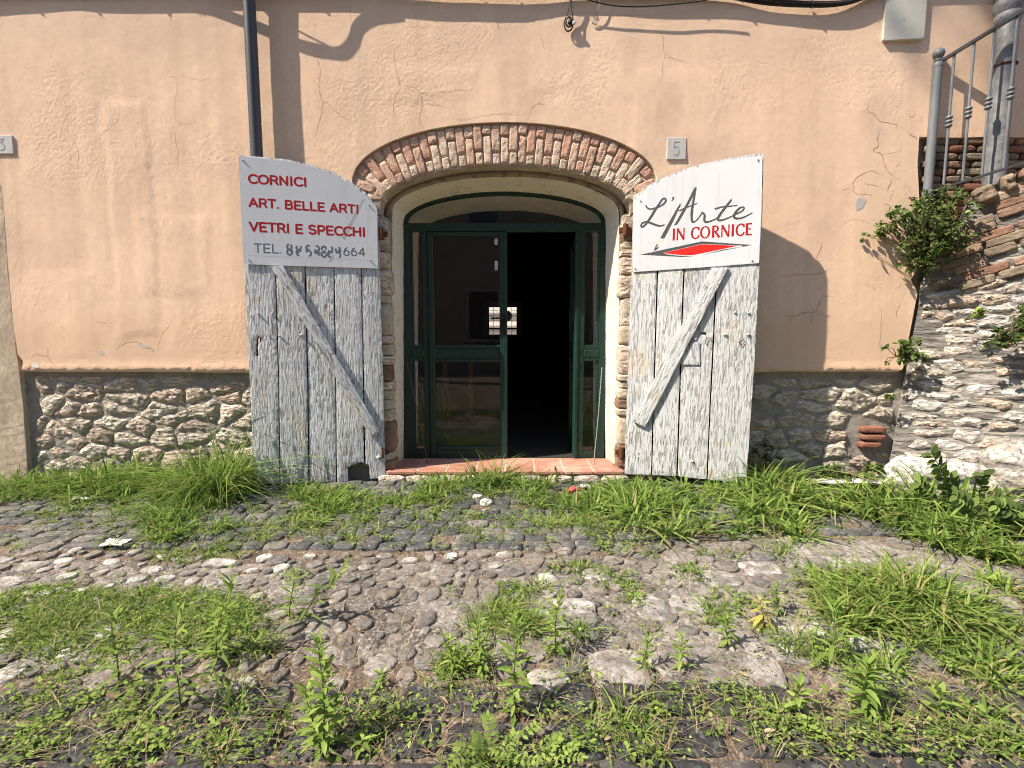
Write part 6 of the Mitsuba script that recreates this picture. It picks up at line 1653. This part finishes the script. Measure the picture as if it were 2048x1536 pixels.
# small plants on the doorstep
for i, (px, py, h, lab) in enumerate(((973, 958, 0.15, 'dark sprig at the doorstep, left one'), (1110, 955, 0.17, 'tallest dark sprig at the doorstep, right of its middle'), (1140, 957, 0.11, 'low dark sprig at the doorstep, rightmost'), (1085, 962, 0.09, 'small spreading sprig at the doorstep, between the others'))):
    x, y = G(px, py)
    weed(px, py, h, 22, 0.030, 0.018, 0.06, (0.05 * (-1) ** i, -0.05), lab, 'sprig', 'dark sprigs along the doorstep', seed=30 + i, base=(x, -0.13, 0.0), wide=0.5)
# pinnate plant at the bottom
def pinnate(px, py, label, n, L0, seed, hue):
    L0 = L0 * 0.72
    rng = np.random.default_rng(seed)
    S = thing('feathery_plant', label, 'plant', 'plants with paired round leaflets at the bottom edge')
    x, y = G(px, py); z = float(gz(x, y))
    for i in range(n):
        az = rng.uniform(0, 6.28); el = rng.uniform(0.35, 1.2); L = L0 * rng.uniform(0.6, 1.1)
        t = np.linspace(0, 1, 8)
        hd = np.array([math.cos(az), math.sin(az)])
        c = np.column_stack([x + hd[0] * L * np.sin(t * 1.2) * math.cos(el) * 1.1, y + hd[1] * L * np.sin(t * 1.2) * math.cos(el) * 1.1, z + L * math.sin(el) * (t - 0.45 * t ** 2)])
        ra = tube(c, np.linspace(0.0016, 0.0008, 8), 5)
        P_, Dd, Nn = [], [], []
        for k in range(1, 8):
            tg = c[k] - c[k - 1]; tg /= np.linalg.norm(tg)
            sd = np.cross(tg, [0, 0, 1.0]); sd /= np.linalg.norm(sd)
            for s_ in (-1, 1):
                P_.append(c[k]); Dd.append(sd * s_ + tg * 0.35); Nn.append(np.cross(sd, tg))
        P_.append(c[-1]); Dd.append(tg); Nn.append(np.cross(sd, tg))
        m_ = len(P_)
        lv = leaves(np.array(P_), np.array(Dd), np.array(Nn), L0 * rng.uniform(0.12, 0.16, m_), L0 * rng.uniform(0.06, 0.08, m_), rng.uniform(0.3, 1, m_), np.clip(rng.normal(hue, 0.04, m_), 0, 0.6), 0.12, 0.1, 0.55)
        k = add('leaf', lv[:2], 'foliage', S, smooth=True, uv=lv[2])
        scene[k + '__rachis'] = mikit.ply(ra, 'stem', smooth=60)
pinnate(985, 1528, 'feathery plant with paired round leaflets, left one at the bottom edge', 13, 0.24, 3, 0.42)
pinnate(1085, 1534, 'feathery plant with paired round leaflets, right one at the bottom edge', 11, 0.20, 4, 0.46)
pinnate(1150, 1500, 'small feathery plant behind the two at the bottom edge', 7, 0.13, 5, 0.40)

# ---- leafy shrub at the right, before the boulders
SH = thing('leafy_shrub', 'dark leafy shrub with pointed oval leaves before the boulders at the right', 'shrub')
rng = np.random.default_rng(44)
for i in range(17):
    if i < 5:
        px, py = (1905, 1900, 1935, 1880, 1950)[i], 1052
        tx_, ty_ = ((1862, 902), (1900, 950), (1968, 945), (1830, 960), (2020, 985))[i]
    else:
        px, py = rng.uniform(1880, 2090), rng.uniform(1060, 1090); tx_, ty_ = px + rng.uniform(-90, 40), rng.uniform(985, 1050)
    x, y = G(px, py); y = max(min(y, -0.62), -1.25); b = np.array([x, y, float(gz(x, y))])
    tip = P(tx_, ty_, y + rng.uniform(-0.1, 0.02))
    mid_ = (b + tip) / 2 + np.array([0.02, 0, 0.05])
    c = spline([b, mid_, tip], 10)
    st = add('branch', tube(c, np.linspace(0.0045, 0.0018, len(c)), 6), 'stem', SH, smooth=60)
    L = np.linalg.norm(tip - b); npair = max(4, int(L / 0.045))
    for k in range(npair):
        t_ = 0.28 + 0.72 * (k + 0.5) / npair
        q = c[int(t_ * (len(c) - 1))]; tg = c[min(int(t_ * (len(c) - 1)) + 1, len(c) - 1)] - c[max(int(t_ * (len(c) - 1)) - 1, 0)]; tg /= np.linalg.norm(tg)
        sd = np.cross(tg, [0.1, -1.0, 0.15]); sd /= np.linalg.norm(sd)
        for s_ in (-1, 1):
            d = sd * s_ + tg * 0.55 + rng.normal(0, 0.18, 3); up_ = np.array([-0.15, -0.45, 0.85]) + rng.normal(0, 0.25, 3)
            l = rng.uniform(0.050, 0.082)
            lv = leaves(q[None], d[None], up_[None], np.array([l]), np.array([l * 0.52]), np.array([rng.uniform(0.3, 1.0)]), np.array([rng.uniform(0.05, 0.32)]), 0.15, 0.25, 0.42)
            add('leaf', lv[:2], 'foliage', SH, smooth=True, uv=lv[2])

# ---- plants rooted in the walls
def wall_bush(name, label, cat, blobs, n, ll, hue, seed, root=None):
    rng = np.random.default_rng(seed)
    S = thing(name, label, cat)
    parts = []; tw = []
    area = np.array([b[2] * b[3] for b in blobs], float); area /= area.sum()
    if root is None:
        w_ = np.array([[*P(b[0], b[1], b[4])] for b in blobs]); root = (w_ * area[:, None]).sum(0) + [0, 0.12, -0.05]
    for (px, py, rx, ry, y), a in zip(blobs, area):
        m_ = max(5, int(n * a))
        c = P(px, py, y); sx = P(px + rx, py, y)[0] - c[0]; sz = abs(P(px, py + ry, y)[2] - c[2])
        cl = rng.normal(0, 0.55, (max(3, m_ // 16), 3)); u = cl[rng.integers(0, len(cl), m_)] + rng.normal(0, 0.16, (m_, 3)); u /= np.maximum(1, np.linalg.norm(u, axis=1, keepdims=True) / 1.4)
        p = c + u * [sx, min(0.09, 0.6 * min(sx, sz) + 0.02), sz]
        d = u + rng.normal(0, 0.6, (m_, 3)) + [0, -0.4, 0.1]
        nr_ = rng.normal(0, 0.5, (m_, 3)) + [-0.3, -0.5, 0.8]
        l = ll * rng.uniform(0.6, 1.25, m_)
        hh = np.clip(rng.normal(hue, 0.10, m_), 0, 0.55); yl = rng.random(m_) < 0.05
        parts.append(leaves(p, d, nr_, l, l * rng.uniform(0.55, 0.75, m_), rng.uniform(0, 1, m_), np.where(yl, 0.72, hh), 0.15, 0.25, 0.5))
        for k in range(max(2, m_ // 14)):
            e = p[rng.integers(0, m_)]
            md = (root + e) / 2 + rng.normal(0, 0.03, 3) + [0, -0.04, 0]
            tw.append(tube(spline([root, md, e], 5), np.linspace(0.004, 0.0015, 11), 5))
    m_, uv = merge(parts)
    add('leaves', m_, 'foliage', S, kind='stuff', smooth=True, uv=uv)
    add('twigs', cat_mesh(tw), 'brown_stem', S, kind='stuff', smooth=60)
    return S
rt = P(1850, 510, -0.05)
wall_bush('wall_shrub', 'dense small-leaved green shrub growing from the wall corner at the foot of the railing', 'shrub',
          [(1852, 398, 20, 22, -0.10), (1905, 396, 42, 20, -0.22), (1818, 440, 44, 26, -0.12), (1778, 452, 24, 16, -0.10), (1752, 470, 16, 9, -0.10), (1732, 473, 12, 6, -0.09), (1795, 425, 16, 18, -0.10), (1838, 470, 40, 30, -0.16), (1895, 440, 46, 30, -0.26), (1912, 480, 32, 24, -0.32), (1870, 490, 40, 26, -0.24), (1830, 515, 30, 18, -0.16), (1868, 525, 26, 16, -0.24), (1812, 528, 14, 9, -0.12), (1840, 415, 16, 24, -0.08)], 2500, 0.028, 0.16, 5, rt)
wall_bush('wall_plant', 'small green plant growing from the joint beside the plaster, halfway up the stair wall', 'plant', [(1822, 700, 30, 16, -0.22), (1795, 690, 16, 12, -0.18), (1790, 720, 12, 8, -0.18), (1840, 712, 16, 10, -0.24)], 260, 0.036, 0.16, 6)
wall_bush('wall_plant', 'tiny round plant in the wall joint low beside the rubble stones', 'plant', [(1782, 792, 12, 9, -0.16)], 80, 0.022, 0.2, 7)
wall_bush('wall_plant', 'trailing green plant on the stair wall at the right edge', 'plant', [(2020, 672, 30, 20, -0.52), (2040, 645, 16, 26, -0.55), (1990, 690, 22, 10, -0.48)], 360, 0.038, 0.10, 8)
wall_bush('wall_plant', 'small yellow-green plant high on the pale stones of the stair wall', 'plant', [(1955, 620, 10, 8, -0.42), (1962, 632, 8, 10, -0.42)], 50, 0.034, 0.45, 9)
wall_bush('wall_plant', 'dark low plant at the foot of the wall, right of the right shutter', 'plant', [(1660, 940, 26, 12, -0.14), (1700, 945, 36, 10, -0.18), (1740, 940, 20, 10, -0.18)], 420, 0.036, 0.10, 10)
wall_bush('wall_plant', 'dark plant in the shadow close to the right shutter', 'plant', [(1535, 905, 18, 14, -0.10), (1545, 925, 12, 8, -0.10)], 110, 0.030, 0.08, 11)

# ================================================================ LITTER
def crumple(px, py, w, d, h, mat, seed, name, label, cat, z=0.02, y=None, group=None, n=14):
    rng = np.random.default_rng(seed)
    x, yy = G(px, py)
    yy = yy if y is None else y
    u, v_ = np.meshgrid(np.linspace(-1, 1, n), np.linspace(-1, 1, n))
    q = np.column_stack([u.ravel(), v_.ravel()])
    nz = meshkit.fbm(np.column_stack([q * 1.7, q[:, :1] * 0 + seed]), 3, seed) - 0.5
    r = 1 + 0.5 * (meshkit.fbm(np.column_stack([q * 2.0 + 9, q[:, :1] * 0 + seed]), 2, seed) - 0.5)
    v = np.column_stack([x + q[:, 0] * w / 2 * r, yy + q[:, 1] * d / 2 * r, float(gz(x, yy)) + z + nz * h])
    i, j = np.meshgrid(np.arange(n - 1), np.arange(n - 1), indexing='ij')
    f = np.stack([i * n + j, i * n + j + 1, (i + 1) * n + j + 1, (i + 1) * n + j], -1).reshape(-1, 4)
    f = np.vstack([f[:, [0, 1, 2]], f[:, [0, 2, 3]]])
    vv = np.vstack([v, v - [0, 0, 0.003]]); ff = np.vstack([f, f[:, ::-1] + len(v)])
    return add(name, (vv, ff), mat, None, label, cat, group, smooth=40)
crumple(1148, 986, 0.085, 0.06, 0.06, 'red_litter', 1, 'paper_scrap', 'crumpled pink-red paper scrap in the grass before the doorstep', 'litter', 0.03)
crumple(1124, 1006, 0.03, 0.03, 0.03, 'red_litter', 2, 'paper_scrap', 'tiny red scrap in the grass below the larger one', 'litter', 0.02)
crumple(1175, 980, 0.10, 0.06, 0.05, 'white_litter', 3, 'paper_scrap', 'pale torn paper beside the red scrap under the doorstep', 'litter', 0.03)
crumple(168, 1003, 0.13, 0.08, 0.06, 'white_litter', 4, 'paper_scrap', 'white torn paper in the grass at the left, below the stone wall', 'litter', 0.03)
crumple(232, 1096, 0.13, 0.09, 0.02, 'white_litter', 5, 'paper_scrap', 'flat white paper on the dark setts at the left', 'litter', 0.02)
S = thing('plastic_sheet', 'crumpled white plastic sheet with blue print lying along the wall foot, left of the boulders', 'sheet')
for nm, px, w, d, mat, z, sd in (('sheet', 1690, 0.95, 0.16, 'white_litter', 0.055, 6), ('print', 1745, 0.16, 0.05, 'blue_litter', 0.10, 7)):
    k = crumple(px, 962, w, d, 0.06, mat, sd, nm, None, None, z, -0.24, n=26)
    scene[S + '__' + nm] = scene.pop(k); labels.pop(k, None)
for i, (px, py, r) in enumerate(((972, 1010, 0.045), (955, 998, 0.035), (905, 1118, 0.03))):
    x, y = G(px, py)
    v, f = rock((r, r * 0.8, r * 0.6), p=2.5, amp=0.2, seed=80 + i, sub=3, at=(x, y, float(gz(x, y)) + r * 0.3))
    add('loose_stone', (v, f), 'travertine', None, ('small white stone lying before the doorstep, nearest of the three', 'smaller white stone just behind another, before the doorstep', 'small pale stone at the edge of the dark setts, below the doorway')[i], 'stone', smooth=True, uv=cuv(len(v), 0.9, 1.0))
rng = np.random.default_rng(66)
dl = [(930, 1300), (817, 1391), (937, 1394), (836, 1512), (1399, 1268), (1372, 1369), (1388, 1374), (1609, 1398), (1584, 1464), (1526, 1483), (1546, 1487), (1697, 1492), (1823, 1376), (1857, 1382), (1891, 1444), (1830, 1483), (1546, 1430), (1655, 1434), (1719, 1451), (1092, 1141), (1183, 1204), (1316, 1231), (1077, 1189), (236, 1405), (588, 1464), (700, 1520), (1000, 1455), (1480, 1268), (1495, 1370), (1460, 1375)]
dl += [(rng.uniform(500, 2040), rng.uniform(1180, 1530)) for _ in range(22)]
for px, py in dl:
    x, y = G(px, py)
    l = rng.uniform(0.022, 0.048)
    d = np.array([*rng.normal(0, 1, 2), rng.uniform(-0.2, 0.4)])
    lv = leaves(np.array([[x, y, float(gz(x, y)) + 0.020]]), d[None], np.array([[rng.normal(0, 0.4), rng.normal(0, 0.4), 1.0]]), np.array([l]), np.array([l * rng.uniform(0.25, 0.5)]), np.array([rng.random()]), np.array([0.0]), 0.6, rng.uniform(-0.5, 0.3))
    v = np.vstack([lv[0], lv[0] - [0, 0, 0.0012]]); f = np.vstack([lv[1], lv[1][:, ::-1] + len(lv[0])])
    add('dry_leaf', (v, f), 'dry_leaf', None, 'curled dry brown leaf lying on the stones', 'leaf', 'dry leaves scattered on the stones', smooth=True, uv=np.vstack([lv[2], lv[2]]))

# ================================================================ ACROSS THE STREET (seen only in the door's glass)
oh = thing('street_house', 'shaded old house across the street, mirrored dimly in the door glass', 'building')
add('wall', bx(-16, 16, -13.5, -12.5, -0.5, 9.5), 'far_facade', oh)
for k in range(7):
    for z in (1.0, 4.6):
        x = -13.5 + 4.2 * k
        w_ = add('window', cat_mesh([bx(x - 0.6, x - 0.5, -12.497, -12.45, z, z + 1.7), bx(x + 0.5, x + 0.6, -12.497, -12.45, z, z + 1.7), bx(x - 0.5, x + 0.5, -12.497, -12.45, z + 1.6, z + 1.7), bx(x - 0.65, x + 0.65, -12.497, -12.38, z - 0.1, z)]), 'room_frame', oh)
        scene[w_ + '__pane'] = mikit.ply(bx(x - 0.5, x + 0.5, -12.497, -12.47, z, z + 1.6), 'dark_glass')
tr = thing('tree', 'tall street tree standing beyond the left edge, its soft shadow on the wall', 'tree')
rng = np.random.default_rng(3)
add('trunk', tube([(-9.3, -10.9, -0.2), (-9.3, -10.9, 5), (-9.2, -10.8, 12), (-9.1, -10.5, 18.6)], [0.34, 0.28, 0.22, 0.12], 10), 'bark', tr, smooth=60)
parts = []
for c, r in (((-8.1, -5.0, 17.9), 0.8), ((-8.4, -6.6, 22.0), 1.2), ((-9.5, -10.0, 20.8), 1.2), ((-10.5, -11.0, 20.0), 1.1), ((-8.0, -8.5, 21.5), 1.2)):
    add('limb', tube([(-9.15, -10.6, 17.0), (np.array([-9.15, -10.6, 17.0]) + c) / 2 + [0, 0, 0.4], c], [0.09, 0.06, 0.02], 8), 'bark', tr, smooth=60)
    n = int(420 * r)
    p = np.array(c) + rng.normal(0, 0.45, (n, 3)) * r
    parts.append(leaves(p, rng.normal(0, 1, (n, 3)), rng.normal(0, 1, (n, 3)) + [0, 0, 0.6], rng.uniform(0.08, 0.16, n), rng.uniform(0.05, 0.09, n), rng.uniform(0, 1, n), rng.uniform(0, 0.4, n)))
m_, uv = merge(parts)
add('crown', m_, 'foliage', tr, kind='stuff', smooth=True, uv=uv)
print('blades', N_BLADES, 'entries', len(scene))
